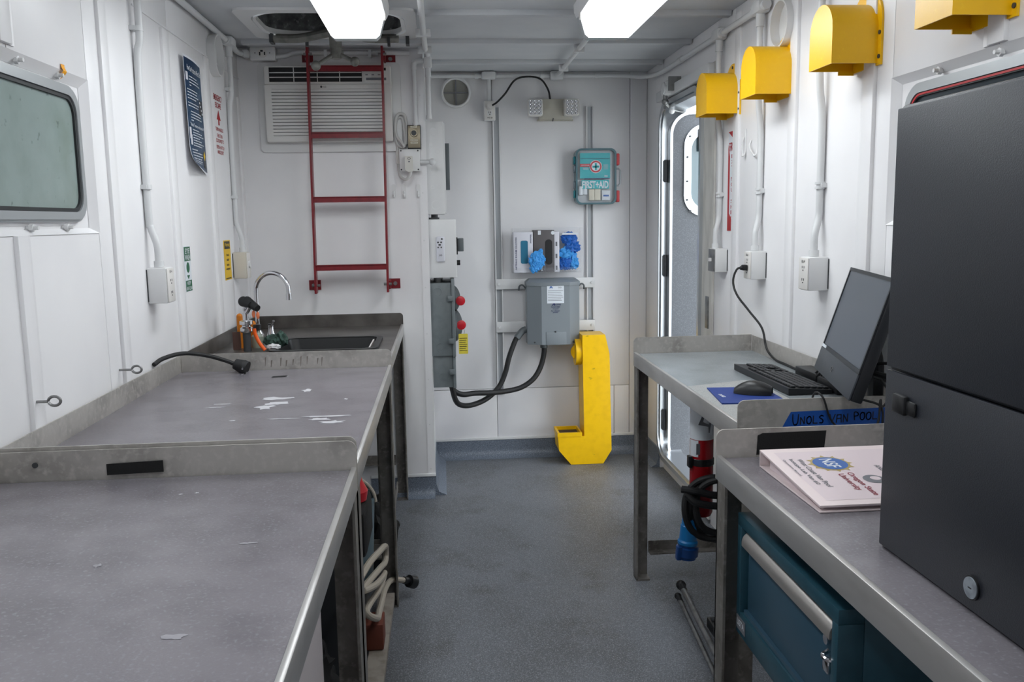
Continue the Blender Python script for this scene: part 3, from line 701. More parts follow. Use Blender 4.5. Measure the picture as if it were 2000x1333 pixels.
MB().ring(ell(-.146, 1.756, .008, .006, 16), ell(-.146, 1.756, .006, .0045, 16), 'y', YP - .0895, YP - .0875).build('test_button', 'print_black', pp)
bx('reset_button', 'print_grey', pp, -.150, -.142, YP - .0895, YP - .0875, 1.738, 1.744)
MB().tube([(-.140, YP - .07, 1.692), (-.145, YP - .07, 1.675), (-.165, YP - .065, 1.655), (-.190, YP - .05, 1.668), (-.20, YP - .03, 1.70), (-.203, YP - .018, 1.76), (-.205, YP - .016, 1.83), (-.212, YP - .018, 1.90), (-.20, YP - .02, 1.955), (-.175, YP - .02, 1.955), (-.168, YP - .02, 1.90), (-.163, YP - .022, 1.84), (-.178, YP - .024, 1.815), (-.205, YP - .024, 1.835), (-.215, YP - .025, 1.89)], .0075, 9).build('cord', 'cord_white', pp)
MB().tube([(-.158, YP - .02, 1.83), (-.156, YP - .02, 1.92), (-.165, YP - .028, 1.972), (-.195, YP - .03, 1.975), (-.210, YP - .03, 1.93), (-.205, YP - .032, 1.87), (-.18, YP - .04, 1.835), (-.168, YP - .045, 1.812)], .0075, 9).build('cord_loop', 'cord_white', pp)
for k, (xx, ln) in enumerate(((-.231, 'leftmost'), (-.178, 'middle'), (-.107, 'rightmost'))):
    h = thing('wall_hook', 'small white plastic wall hook, %s of the three below the junction box' % ln, 'hook', (xx, YP, 1.57), 'white hooks beside the ladder')
    MB().prism(rr(xx - .010, xx + .010, 1.565, 1.635, .009), 'y', YP - .006, YP - .0055 + .005).build('back', 'white_paint', h)
    MB().tube([(xx, YP - .006, 1.60), (xx, YP - .009, 1.583), (xx, YP - .016, 1.573), (xx, YP - .021, 1.584)], .0045, 8).build('prong', 'white_paint', h)
# conduit run on partition
cr = thing('conduit_run', 'white painted conduit with elbows beside the air conditioner, above the dial control', 'conduit', (-.1, 4.46, 1.92))
MB().cyl((-.110, YP - .025, 1.924), (-.110, YP - .025, 2.215), .0115, 14).build('pipe', 'white_pipe', cr)
m = MB(); m.tube([(-.110, YP - .025, 2.19), (-.110, YP - .025, 2.215), (-.100, YP - .025, 2.228), (-.075, YP - .025, 2.232)], .014, 12); m.build('elbow', 'white_pipe', cr)
MB().cyl((-.12, YP - .026, 2.232), (-.04, YP - .026, 2.232), .011, 12).build('pipe', 'white_pipe', cr)
m = MB(); m.cyl((-.110, YP - .025, 1.918), (-.110, YP - .025, 1.935), .016, 12); m.build('connector', 'white_pipe', cr)
m = MB(); m.box(-.062, -.022, YP - .048, YP - .006, 2.196, 2.252, bev=.010); m.cyl((-.042, YP - .027, 2.155), (-.042, YP - .027, 2.29), .0155, 14); m.build('tee', 'white_pipe', cr)
MB().cyl((-.042, YP - .027, 1.955), (-.042, YP - .027, 2.20), .0125, 14).build('pipe', 'white_pipe', cr)
m = MB(); m.cyl((-.042, YP - .027, 1.952), (-.042, YP - .027, 1.97), .016, 12); m.build('connector', 'white_pipe', cr)
MB().tube([(-.042, YP - .027, 2.255), (-.045, 4.40, 2.268), (-.05, 4.28, 2.262), (-.052, 3.6, 2.262), (-.052, 2.9, 2.262)], .0125, 12).build('ceiling_pipe', 'white_pipe', cr)
for yy in (3.95, 4.33): bx('strap', 'white_pipe', cr, -.085, -.02, yy, yy + .012, 2.245, 2.2775)
m = MB(); m.cyl((-.093, YP - .028, 1.742), (-.035, YP - .028, 1.742), .011, 12); m.sph((-.032, YP - .030, 1.742), .018); m.build('stub_pipe', 'white_pipe', cr)
m = MB(); m.tube([(-.775, YP - .03, 2.252), (-.73, YP - .03, 2.256), (-.68, YP - .025, 2.272), (-.60, YP - .02, 2.272), (-.40, YP - .02, 2.272), (-.13, YP - .02, 2.272)], .011, 12); m.build('top_pipe', 'white_pipe', cr)
for xx in (-.545, -.33): bx('strap', 'white_pipe', cr, xx, xx + .015, YP - .035, YP - .0005, 2.25, 2.285)
# ================================================================== BOXES ON THE PARTITION SIDE
pb = thing('breaker_panel', 'tall white electrical panel with round knockouts, topmost on the partition corner', 'electrical panel', (-.02, 4.7, 1.48))
bx('box', 'white_paint', pb, PX + .0005, .026, 4.56, 4.98, 1.482, 1.952, bev=.003)
for (xx, zz, r) in ((-.022, 1.90, .022), (-.035, 1.835, .012), (-.005, 1.80, .012), (-.025, 1.71, .02), (-.035, 1.62, .010), (-.005, 1.62, .012), (-.020, 1.53, .023)):
    MB().ring(ell(xx, zz, r, r, 22), ell(xx, zz, r - .003, r - .003, 22), 'y', 4.5585, 4.5605).build('knockout', 'white_paint', pb)
bx('door', 'white_paint', pb, .0262, .034, 4.57, 4.97, 1.49, 1.944)
bx('door_latch_bar', 'grey_dark_box', pb, .0342, .056, 4.66, 4.72, 1.61, 1.85, bev=.002)
m = MB(); m.cyl((-.03, 4.62, 1.455), (-.03, 4.62, 1.483), .018, 14); m.box(-.06, -.005, 4.60, 4.66, 1.4565, 1.466); m.build('nipple', 'dark_grey', pb)
cb = thing('control_box', 'plain white metal box holding a remote, between panel and grey switch', 'electrical box', (.01, 4.7, 1.15))
bx('box', 'white_paint', cb, PX + .0005, .080, 4.56, 4.92, 1.153, 1.456, bev=.004)
bx('switch_base', 'black_plastic', cb, .0802, .088, 4.64, 4.70, 1.27, 1.36)
bx('switch_lever', 'grey_dark_box', cb, .0882, .120, 4.65, 4.69, 1.285, 1.355, bev=.003)
m = MB(); m.cyl((.080, 4.68, 1.225), (.10, 4.68, 1.225), .014, 12); m.build('knob', 'black_plastic', cb)
rc = thing('remote_control', 'white remote control stuck on the plain white metal box', 'remote', (.0, 4.55, 1.24))
MB().box(-.025, .018, 4.541, 4.5595, 1.238, 1.368, bev=.006).build('body', 'carton_white', rc)
for (dx, dz, w) in ((.008, 1.355, .010), (-.012, 1.338, .009), (.004, 1.338, .009), (-.004, 1.325, .013), (-.012, 1.312, .007), (.004, 1.312, .007)): MB().prism(rr(dx - .003 - w / 2, dx - .003 + w / 2, dz - .004, dz + .004, .003, 3), 'y', 4.539, 4.542).build('button', 'dark_grey', rc)
txt('LG', (-.003, 4.5405, 1.272), (1, 0, 0), (0, 0, 1), .009, 'print_black', rc, 'logo')
gb = thing('transfer_switch', 'grey disconnect switch box with two round red knobs on the partition corner', 'switch box', (.0, 4.75, .56))
bx('upper_box', 'grey_enclosure', gb, PX + .0005, .046, 4.56, 4.95, .739, 1.125, bev=.002)
bx('lower_box', 'grey_enclosure', gb, PX + .006, .046, 4.575, 4.93, .567, .7385, bev=.002)
m = MB(); m.box(.0465, .064, 4.545, 4.96, .735, 1.148, bev=.003); dr = m.build('cover', 'grey_enclosure', gb)
m = MB(); m.box(.0465, .062, 4.56, 4.94, .563, .733, bev=.003); m.build('lower_cover', 'grey_enclosure', gb)
m = MB(); m.cyl((-.02, 4.65, 1.125), (-.02, 4.65, 1.152), .025, 14); m.build('hub', 'dull_metal', gb)
for (xx, zz, r) in ((-.025, 1.08, .022), (-.018, .785, .022), (-.008, .625, .02)):
    MB().ring(ell(xx, zz, r, r, 22), ell(xx, zz, r - .003, r - .003, 22), 'y', 4.5582 if zz > .74 else 4.5732, 4.5612 if zz > .74 else 4.5762).build('knockout', 'grey_enclosure', gb)
for zz in (1.045, .82, .655):
    m = MB(); m.box(.026, .055, 4.538, 4.5445 + .016, zz - .014, zz + .014, bev=.002); m.cyl((.035, 4.532, zz), (.035, 4.54, zz), .005, 8); m.build('hasp', 'grey_enclosure', gb)
for (zz, yy, r) in ((1.02, 4.70, .06), (.885, 4.66, .09)):
    hd = MB().prism([(yy + r * math.cos(math.radians(a)) * .9, zz + r * math.sin(math.radians(a)) * .9) for a in range(0, 360, 15)], 'x', .0645, .074).build('handle_guard', 'grey_enclosure', gb)
for (cz_, r_, cx_) in ((1.03, .052, .045), (.885, .066, .040)):
    P = [(.0642, cz_ - math.sqrt(r_ ** 2 - (.0642 - cx_) ** 2))]
    a0 = math.asin(math.sqrt(r_ ** 2 - (.0642 - cx_) ** 2) / r_)
    P = [(cx_ + r_ * math.cos(-a0 + 2 * a0 * k / 16), cz_ + 1.5 * r_ * math.sin(-a0 + 2 * a0 * k / 16)) for k in range(17)]
    MB().prism(P, 'y', 4.70, 4.706).build('cam_plate', 'grey_enclosure', gb)
for zz, yy, xx in ((1.022, 4.66, .088), (.897, 4.615, .088)):
    m = MB(); m.cyl((.074, yy + .01, zz), (xx, yy, zz), .012, 12); m.lathe([(.012, -.008), (.025, -.004), (.025, .014), (.018, .018), (.016, .012)], (xx + .008, yy - .014, zz), 'y'); m.build('red_knob', 'red_bright', gb)
tg = thing('warning_tag', 'yellow caution tag hanging from the lower red knob', 'tag', (.1, 4.62, .74))
MB().prism(rr(.080, .129, .742, .850, .004, 3), 'y', 4.598, 4.5995).build('card', 'tag_yellow', tg)
MB().tube([(.107, 4.599, .84), (.112, 4.601, .862), (.108, 4.612, .882)], .0012, 6).build('string', 'dull_metal', tg)
for k in range(7): bx('text_line', 'print_black', tg, .084, .125 - (k % 3) * .004, 4.597, 4.5982, .825 - k * .011, .8275 - k * .011)
txt('CAUTION', (.1045, 4.5978, .782), (1, 0, 0), (0, 0, 1), .006, 'print_black', tg, w=.038)
# ================================================================== BACK WALL OBJECTS
vt = thing('round_vent', 'round white vent with a cross in it, high on the back wall', 'vent', (.11, 5.2, 2.095))
MB().lathe([(.073, 0), (.086, -.002), (.087, -.03), (.078, -.034), (.073, -.03), (.073, 0)], (.110, YB, 2.182), 'y', 32).build('collar', 'white_paint', vt)
MB().cyl((.110, YB - .006, 2.182), (.110, YB - .001, 2.182), .0735, 28).build('screen', 'vent_screen', vt)
m = MB(); m.box(.107, .113, YB - .016, YB - .006, 2.11, 2.254); m.build('cross_bar', 'print_grey', vt); m = MB(); m.box(.038, .182, YB - .015, YB - .007, 2.179, 2.185); m.build('cross_bar', 'print_grey', vt)
oc = thing('outlet_box', 'white outlet box hanging from ceiling conduit left of the emergency light', 'outlet box', (.3, 5.18, 2.015))
bx('box', 'white_paint', oc, .268, .334, YB - .06, YB - .0005, 2.020, 2.130, bev=.004)
bx('cover_plate', 'white_plastic', oc, .270, .332, YB - .064, YB - .06, 2.022, 2.128, bev=.002)
MB().prism(rr(.287, .315, 2.046, 2.074, .008), 'y', YB - .066, YB - .063).build('receptacle', 'white_paint', oc)
for a in ((.296, 2.064, .0015, .005), (.307, 2.064, .0015, .005), (.3015, 2.052, .0025, .003)): bx('slot', 'black_plastic', oc, a[0] - a[2], a[0] + a[2], YB - .0675, YB - .0655, a[1] - a[3], a[1] + a[3])
txt('WS-20', (.301, YB - .0645, 2.034), (1, 0, 0), (0, 0, 1), .008, 'print_black', oc)
ec = thing('lamp_lead', 'black cord looping from outlet up to the emergency light', 'cord', (.45, 5.15, 2.1))
MB().tube([(.305, YB - .072, 2.098), (.34, YB - .10, 2.115), (.39, YB - .09, 2.165), (.44, YB - .07, 2.235), (.49, YB - .05, 2.262), (.56, YB - .045, 2.265), (.61, YB - .045, 2.245), (.645, YB - .045, 2.19), (.655, YB - .045, 2.138)], .0055, 9).build('cable', 'black_rubber', ec)
m = MB(); m.cyl((.300, YB - .066, 2.095), (.300, YB - .095, 2.098), .018, 14, .014); m.build('plug', 'white_plastic', ec)
em = thing('emergency_light', 'beige emergency light with two square LED heads on the back wall', 'emergency light', (.685, 5.17, 2.015))
bx('body', 'beige_lamp', em, .590, .785, YB - .05, YB - .0005, 2.022, 2.140, bev=.004)
bx('body_lip', 'beige_lamp', em, .582, .793, YB - .02, YB - .0008, 2.018, 2.028)
for cx in (.563, .775):
    hd = MB().box(cx - .044, cx + .044, YB - .105, YB - .052, 2.038, 2.134, bev=.010).build('lamp_head', 'white_plastic', em)
    MB().prism(rr(cx - .038, cx + .038, 2.044, 2.128, .012), 'y', YB - .107, YB - .1045).build('reflector', 'led_clear', hd)
    for i in range(3):
        for j in range(4):
            m = MB(); m.lathe([(.0095, 0), (.009, -.003), (.006, -.001), (.003, .0), (.0025, -.004), (.0005, -.005)], (cx - .024 + i * .024, YB - .107, 2.055 + j * .0205), 'y', 10); m.build('led_lens', 'chrome', hd)
MB().tube([(.672, YB - .052, 2.03), (.668, YB - .055, 2.012)], .003, 8).build('test_switch', 'dark_grey', em)
# strut channels
for k, (xx, lb, zb) in enumerate(((.341, 'left vertical steel strut channel on the back wall, behind the hoses', .39), (.893, 'right vertical steel strut channel, behind the first aid kit', .62))):
    t = thing('strut_channel', lb, 'strut', (xx, YB, zb), 'steel strut channels on the back wall')
    w = .023
    for dx in (-w, w - .008): bx('flange', 'white_paint', t, xx + dx, xx + dx + .008, YB - .022, YB - .0005, zb, 2.10)
    bx('web', 'strut_steel', t, xx - w + .0082, xx + w - .0082, YB - .006, YB - .0005, zb, 2.099)
for k, (z0, z1, lb) in enumerate(((1.036, 1.097, 'upper white steel bar behind the grey transformer'), (.776, .840, 'lower white steel bar behind the grey transformer'))):
    t = thing('mounting_bar', lb, 'bar', (.62, YB, z0), 'bars holding the transformer')
    bx('bar', 'white_paint', t, .318, .918, YB - .034, YB - .0225, z0, z1, bev=.002)
    for xx in (.338, .900): MB().cyl((xx, YB - .042, (z0 + z1) / 2), (xx, YB - .033, (z0 + z1) / 2), .009, 6).build('bolt', 'white_paint', t)
# transformer
tf = thing('transformer', 'grey eight-sided transformer box with white label on the back wall', 'transformer', (.65, 5.08, .69))
TY0, TY1 = YB - .185, YB - .035
def tpoly(g=0): return [(.496 - g, TY1), (.496 - g, TY0 + .05 - g), (.576, TY0 - g), (.742, TY0 - g), (.806 + g, TY0 + .05 - g), (.806 + g, TY1)]
MB().prism(tpoly(), 'z', .715, 1.075).build('body', 'grey_transformer', tf)
m = MB(); P0 = tpoly(.004); m.prism(P0, 'z', 1.062, 1.082)
c0 = [m.bm.verts.new((p[0], p[1], 1.0821)) for p in P0]; c1 = [m.bm.verts.new((.651 + (p[0] - .651) * .86, TY1 + (p[1] - TY1) * .75, 1.100)) for p in P0]; n = len(P0)
for k in range(n): m.bm.faces.new((c0[k], c0[(k + 1) % n], c1[(k + 1) % n], c1[k]))
m.bm.faces.new(c1[::-1]); m.build('lid', 'grey_transformer', tf)
bx('access_cover', 'grey_transformer', tf, .602, .720, TY0 - .003, TY0 - .0002, .715, .790, bev=.001)
for (xx, zz, yy) in ((.656, .792, TY0 - .005), (.535, .728, TY0 + .02), (.765, .728, TY0 + .013)): MB().cyl((xx, yy, zz), (xx, yy + .006, zz), .005, 10).build('screw', 'dark_grey', tf)
lb = bx('label', 'print_white', tf, .608, .708, TY0 - .002, TY0 - .0003, .960, 1.063)
m = MB(); m.prism([(.622, 1.048), (.628, 1.060), (.636, 1.060), (.643, 1.048), (.637, 1.048), (.632, 1.055), (.628, 1.048)], 'y', TY0 - .0032, TY0 - .0018); m.build('logo', 'nsf_blue', lb)
for xx in (.678, .689): MB().ring(ell(xx, 1.052, .004, .004, 10), ell(xx, 1.052, .003, .003, 10), 'y', TY0 - .0032, TY0 - .0018).build('mark', 'print_black', lb)
for k in range(7): bx('text_line', 'print_grey', lb, .613, .703 - (k * 7 % 4) * .004, TY0 - .0028, TY0 - .0018, 1.032 - k * .0095, 1.034 - k * .0095)
m = MB(); m.prism([(.634, .946), (.648, .962), (.655, .962), (.655, .946), (.650, .946), (.647, .953), (.641, .946)], 'y', TY0 - .0016, TY0 - .0002); m.build('emblem', 'print_navy', tf)
txt('Acme', (.668, TY0 - .0006, .954), (1, 0, 0), (0, 0, 1), .013, 'print_navy', tf)
for k, s_ in enumerate(('TRANSFORMER', 'Designed', 'for cleaner', 'power')): txt(s_, (.658, TY0 - .0006, .938 - k * .011), (1, 0, 0), (0, 0, 1), .0085, 'print_navy', tf, w=.055 if k == 0 else None)
for sx, xx in ((-1, .496), (1, .806)): MB().tube([(xx, TY1 - .03, 1.04), (xx + sx * .02, TY1 - .035, 1.062), (xx + sx * .038, TY1 - .03, 1.055), (xx + sx * .042, TY1 - .02, 1.03)], .005, 8).build('lifting_eye', 'grey_dark_box', tf)
# flexible hoses
fh = thing('flexible_conduit', 'black flexible conduit curving from the transformer side to the grey switch', 'conduit', (.3, 5.0, .4))
MB().tube([(.494, TY1 - .06, .80), (.47, TY1 - .06, .79), (.435, TY1 - .07, .75)], .020, 14).build('fitting', 'grey_dark_box', fh)
def corr(r):
    return lambda t: r * (1.0 + .07 * math.sin(t * 420))
MB().tube([(.455, TY1 - .065, .775), (.425, TY1 - .07, .735), (.385, 5.08, .64), (.36, 5.07, .55), (.32, 5.05, .47), (.25, 5.0, .415), (.17, 4.95, .39), (.10, 4.88, .40), (.058, 4.8, .45), (.03, 4.76, .58)], .0155, 12, n=30).build('hose', 'black_rubber', fh)
fh2 = thing('flexible_conduit', 'black flexible conduit curving from the transformer bottom to the grey switch', 'conduit', (.35, 5.0, .4))
MB().tube([(.595, TY1 - .08, .716), (.595, TY1 - .08, .66), (.575, TY1 - .085, .58), (.53, 5.07, .51), (.46, 5.05, .465), (.38, 5.02, .45), (.27, 4.95, .455), (.17, 4.9, .465), (.10, 4.85, .47), (.05, 4.83, .50), (.02, 4.80, .58)], .0155, 12, n=30).build('hose', 'black_rubber', fh2)
MB().cyl((.595, TY1 - .08, .69), (.595, TY1 - .08, .7145), .022, 14).build('fitting', 'grey_dark_box', fh2)
# glove holder
gh = thing('glove_dispenser', 'clear acrylic wall holder for three glove boxes', 'dispenser', (.62, 5.16, 1.13))
GY0, GY1 = YB - .105, YB - .024
bx('back_plate', 'acrylic', gh, .416, .832, GY1, YB - .0225, 1.132, 1.398)
bx('base_plate', 'acrylic', gh, .416, .832, GY0 - .004, GY1, 1.132, 1.137)
for xx in (.416, .828): bx('side_plate', 'acrylic', gh, xx, xx + .004, GY0 - .004, GY1, 1.137, 1.398)
bx('front_plate', 'acrylic', gh, .42, .828, GY0 - .004, GY0 - .001, 1.137, 1.165)
g1 = thing('glove_box', 'white glove box with teal oval slot, leftmost in the acrylic holder', 'glove box', (.48, 5.15, 1.1375), 'glove boxes in the holder')
bx('carton', 'carton_white', g1, .424, .538, GY0 + .001, GY1 - .002, 1.1375, 1.375, bev=.002)
MB().prism(rr(.466, .508, 1.19, 1.325, .010), 'y', GY0 - .0005, GY0 + .0012).build('slot', 'box_teal', g1)
txt('NITRILE EXAM GLOVES', (.438, GY0 + .0005, 1.25), (0, 0, 1), (-1, 0, 0), .009, 'print_navy', g1, w=.19)
txt('fisherbrand', (.526, GY0 + .0005, 1.335), (0, 0, -1), (1, 0, 0), .010, 'print_navy', g1, w=.05)
g2 = thing('glove_box', 'dark grey glove box with black oval slot, middle of the acrylic holder', 'glove box', (.60, 5.15, 1.1375), 'glove boxes in the holder')
bx('carton', 'carton_grey', g2, .541, .664, GY0 + .001, GY1 - .002, 1.1375, 1.385, bev=.002)
bx('carton_side', 'carton_white', g2, .6645, .694, GY0 + .001, GY1 - .002, 1.1375, 1.375, bev=.002)
MB().prism(rr(.610, .652, 1.182, 1.33, .020), 'y', GY0 - .0005, GY0 + .0012).build('slot', 'print_black', g2)
txt('MICROFLEX', (.590, GY0 + .0005, 1.20), (0, 0, 1), (-1, 0, 0), .014, 'print_white', g2, w=.11)
bx('patch', 'print_white', g2, .568, .585, GY0 - .0003, GY0 + .0012, 1.358, 1.382); MB().cyl((.656, GY0 - .0006, 1.368), (.656, GY0 + .0012, 1.368), .011, 16).build('seal', 'print_white', g2)
bx('small_print', 'print_grey', g2, .603, .612, GY0 - .0002, GY0 + .0012, 1.145, 1.185)
for k in range(3): bx('side_print', 'print_grey', g2, .672, .682, GY0 - .0002, GY0 + .0012, 1.15 + k * .07, 1.175 + k * .07)
g3 = thing('glove_bundle', 'clear bag of bright blue nitrile gloves on the right of the acrylic holder', 'gloves', (.76, 5.15, 1.1375), 'blue gloves in the holder')
for (cx, cz, r, sc, sd, mm) in ((.757, 1.335, .045, (1.0, .55, .75), 1, 'glove_deep'), (.775, 1.285, .045, (.95, .6, .9), 2, 'glove_deep'), (.745, 1.245, .042, (1.1, .6, .9), 3, 'glove_blue'), (.735, 1.185, .045, (.85, .6, .85), 4, 'glove_deep'), (.785, 1.19, .040, (.75, .6, 1.0), 6, 'glove_blue')):
    MB().blob((cx, GY0 + .035, cz), r, .38, sc, sd, 4, 2.4).build('glove', mm, g3)
bx('sticker', 'print_white', g3, .712, .805, GY0 + .001, GY0 + .003, 1.355, 1.366)
g4 = thing('loose_glove', 'pale blue glove pulled halfway out of the grey glove box', 'glove', (.56, 5.09, 1.14), 'blue gloves in the holder')
m = MB(); rnd = random.Random(31)
for (cx, cz_, r) in ((.538, 1.228, .020), (.556, 1.236, .022), (.578, 1.226, .020), (.592, 1.214, .015), (.548, 1.212, .022), (.568, 1.208, .022), (.545, 1.192, .018), (.562, 1.186, .020), (.574, 1.178, .016), (.538, 1.162, .018), (.556, 1.164, .016), (.574, 1.250, .015), (.524, 1.206, .016), (.582, 1.262, .010), (.535, 1.180, .016), (.584, 1.190, .015)):
    m.blob((cx, GY0 - .019 - .006 * rnd.random(), cz_), r, .55, (.8 + .5 * rnd.random(), .55, .8 + .7 * rnd.random()), rnd.randint(1, 90), 3, 3.2)
m.build('glove_film', 'glove_blue', g4)
# first aid kit
fa = thing('first_aid_kit', 'teal and grey FIRST AID kit case hanging on the back wall', 'first aid kit', (.92, 5.14, 1.52))
KY0, KY1 = YB - .105, YB - .0225
KX0, KX1, KZ0, KZ1 = .795, 1.035, 1.530, 1.852
MB().prism(rr(KX0, KX1, KZ0, KZ1, .034, 8), 'y', KY0 + .045, KY1).build('back_shell', 'kit_rim', fa)
MB().ring(rr(KX0, KX1, KZ0, KZ1, .034, 8), rr(KX0 + .010, KX1 - .010, KZ0 + .010, KZ1 - .010, .028, 8), 'y', KY0 + .001, KY0 + .0448).build('rim', 'kit_rim', fa)
MB().prism(rr(KX0 + .010, KX1 - .010, KZ0 + .010, KZ1 - .010, .028, 8), 'y', KY0 + .03, KY0 + .0445).build('tray', 'strut_steel', fa)
q = MB().quadgrid(lambda a, b: (KX0 + .026 + a * .178, KY0 + .010 + .003 * math.sin(a * 9) * math.sin(b * 7), KZ0 + .150 + b * .146), 8, 8).build('teal_pouch', 'teal', fa)
bx('pouch_fold', 'teal_dark', q, KX0 + .028, KX0 + .200, KY0 + .0055, KY0 + .009, KZ0 + .262, KZ0 + .266)
bx('pouch_fold', 'print_navy', q, KX0 + .05, KX0 + .20, KY0 + .0045, KY0 + .008, KZ0 + .1455, KZ0 + .151)
cx, cz = KX0 + .118, KZ0 + .217
MB().cyl((cx, KY0 + .004, cz), (cx, KY0 + .009, cz), .037, 28).build('badge_rim', 'print_white', q)
MB().cyl((cx, KY0 + .0035, cz), (cx, KY0 + .0042, cz), .034, 28).build('badge_ring', 'red_bright', q)
MB().cyl((cx, KY0 + .0028, cz), (cx, KY0 + .0036, cz), .025, 28).build('badge_centre', 'print_white', q)
m = MB(); m.box(cx - .006, cx + .006, KY0 + .002, KY0 + .003, cz - .020, cz + .020); m.box(cx - .020, cx + .020, KY0 + .002, KY0 + .003, cz - .006, cz + .006); m.build('badge_cross', 'teal', q)
bx('red_flag', 'red_bright', q, KX0 + .026, KX0 + .085, KY0 + .004, KY0 + .0065, KZ0 + .217, KZ0 + .234)
txt('BUILT FOR LIFE', (KX0 + .056, KY0 + .0038, KZ0 + .2255), (1, 0, 0), (0, 0, 1), .006, 'print_white', q, w=.045)
for k in range(2): bx('text_line', 'print_white', q, KX0 + .042, KX0 + .076, KY0 + .004, KY0 + .0065, KZ0 + .203 + k * .006, KZ0 + .205 + k * .006)
for k in range(5): bx('text_line', 'print_white', q, KX0 + .163, KX0 + .190, KY0 + .004, KY0 + .0065, KZ0 + .203 + k * .006, KZ0 + .2045 + k * .006)
txt('326', (KX0 + .178, KY0 + .004, KZ0 + .163), (1, 0, 0), (0, 0, 1), .010, 'print_white', q)
lb = bx('title_label', 'teal', fa, KX0 + .034, KX0 + .196, KY0 + .006, KY0 + .008, KZ0 + .090, KZ0 + .140)
txt('FIRST+AID', (KX0 + .115, KY0 + .0055, KZ0 + .114), (1, 0, 0), (0, 0, 1), .042, 'print_white', lb, w=.155, bold=.03)
MB().cyl((KX0 + .030, KY0 + .018, KZ0 + .055), (KX0 + .030, KY0 + .018, KZ0 + .105), .014, 14).build('bandage_roll', 'print_white', fa)
MB().cyl((KX0 + .056, KY0 + .018, KZ0 + .058), (KX0 + .056, KY0 + .018, KZ0 + .092), .013, 14).build('bandage_roll', 'print_white', fa)
for dx in (.078, .113): bx('gauze_pack', 'cream', fa, KX0 + dx, KX0 + dx + .034, KY0 + .008, KY0 + .028, KZ0 + .022, KZ0 + .088, bev=.003)
sc_ = bx('sachet', 'print_white', fa, KX0 + .155, KX0 + .203, KY0 + .008, KY0 + .026, KZ0 + .022, KZ0 + .080, bev=.002); bx('sachet_print', 'nsf_blue', sc_, KX0 + .163, KX0 + .196, KY0 + .0065, KY0 + .0085, KZ0 + .044, KZ0 + .054)
MB().prism(rr(KX0 + .0105, KX1 - .0105, KZ0 + .0105, KZ1 - .0105, .027, 8), 'y', KY0, KY0 + .002).build('clear_lid', 'acrylic', fa)
for zz in (KZ0 + .258, KZ0 + .045): MB().box(KX1 + .0005, KX1 + .020, KY0 + .005, KY0 + .05, zz - .034, zz + .034, bev=.006).build('clip', 'red_clip', fa)
MB().tube([(KX1, KY0 + .03, KZ0 + .205), (KX1 + .018, KY0 + .03, KZ0 + .205), (KX1 + .028, KY0 + .03, KZ0 + .195), (KX1 + .028, KY0 + .03, KZ0 + .12), (KX1 + .018, KY0 + .03, KZ0 + .108), (KX1, KY0 + .03, KZ0 + .108)], .0055, 8, raw=True).build('handle', 'strut_steel', fa)
for zz in (KZ0 + .205, KZ0 + .115, KZ0 + .255, KZ0 + .06): bx('hinge', 'teal_dark' if zz in (KZ0 + .255, KZ0 + .06) else 'clear_case', fa, KX0 - .010, KX0 - .0005, KY0 + .01, KY0 + .05, zz - .022, zz + .022, bev=.003)
# back-wall ceiling conduit and right run
cb2 = thing('conduit_run', 'white conduit along the top of the back wall with a tee above the outlet', 'conduit', (.5, 5.17, 2.25))
MB().cyl((-.03, YB - .035, 2.272), (1.02, YB - .035, 2.272), .012, 12).build('pipe', 'white_pipe', cb2)
MB().box(.258, .342, YB - .06, YB - .012, 2.252, 2.297, bev=.012).build('tee', 'white_pipe', cb2)
MB().cyl((.300, YB - .035, 2.128), (.300, YB - .035, 2.262), .0125, 12).build('drop_pipe', 'white_pipe', cb2)
MB().box(.655, .735, YB - .07, YB - .012, 2.245, 2.297, bev=.012).build('tee', 'white_pipe', cb2)
MB().tube([(.69, YB - .05, 2.278), (.69, 5.05, 2.264), (.69, 4.6, 2.262), (.69, 3.5, 2.262)], .012, 12).build('ceiling_pipe', 'white_pipe', cb2)
for yy in (4.30, 4.84): bx('strap', 'white_pipe', cb2, .665, .715, yy, yy + .014, 2.244, 2.2775)
for xx in (.22, .60, .92): MB().cyl((xx, YB - .035, 2.272), (xx + .02, YB - .035, 2.272), .016, 12).build('coupling', 'white_pipe', cb2)
cr2 = thing('conduit_run', 'white conduit running under the ceiling along the right wall with three drops', 'conduit', (1.2, 3.8, 1.3))
MB().tube([(1.02, YB - .035, 2.272), (1.10, YB - .05, 2.268), (1.17, 5.05, 2.245), (1.205, 4.85, 2.228), (1.213, 4.6, 2.222), (1.213, 3.74, 2.218), (1.213, 3.30, 2.217)], .0125, 12).build('pipe', 'white_pipe', cr2)
for yy in (3.785, 3.30):
    m = MB(); m.box(1.188, 1.2395, yy - .045, yy + .045, 2.195, 2.245, bev=.014); m.cyl((1.213, yy - .065, 2.218), (1.213, yy + .065, 2.218), .018, 12); m.cyl((1.213, yy, 2.15), (1.213, yy, 2.2), .0165, 12); m.build('tee', 'white_pipe', cr2)
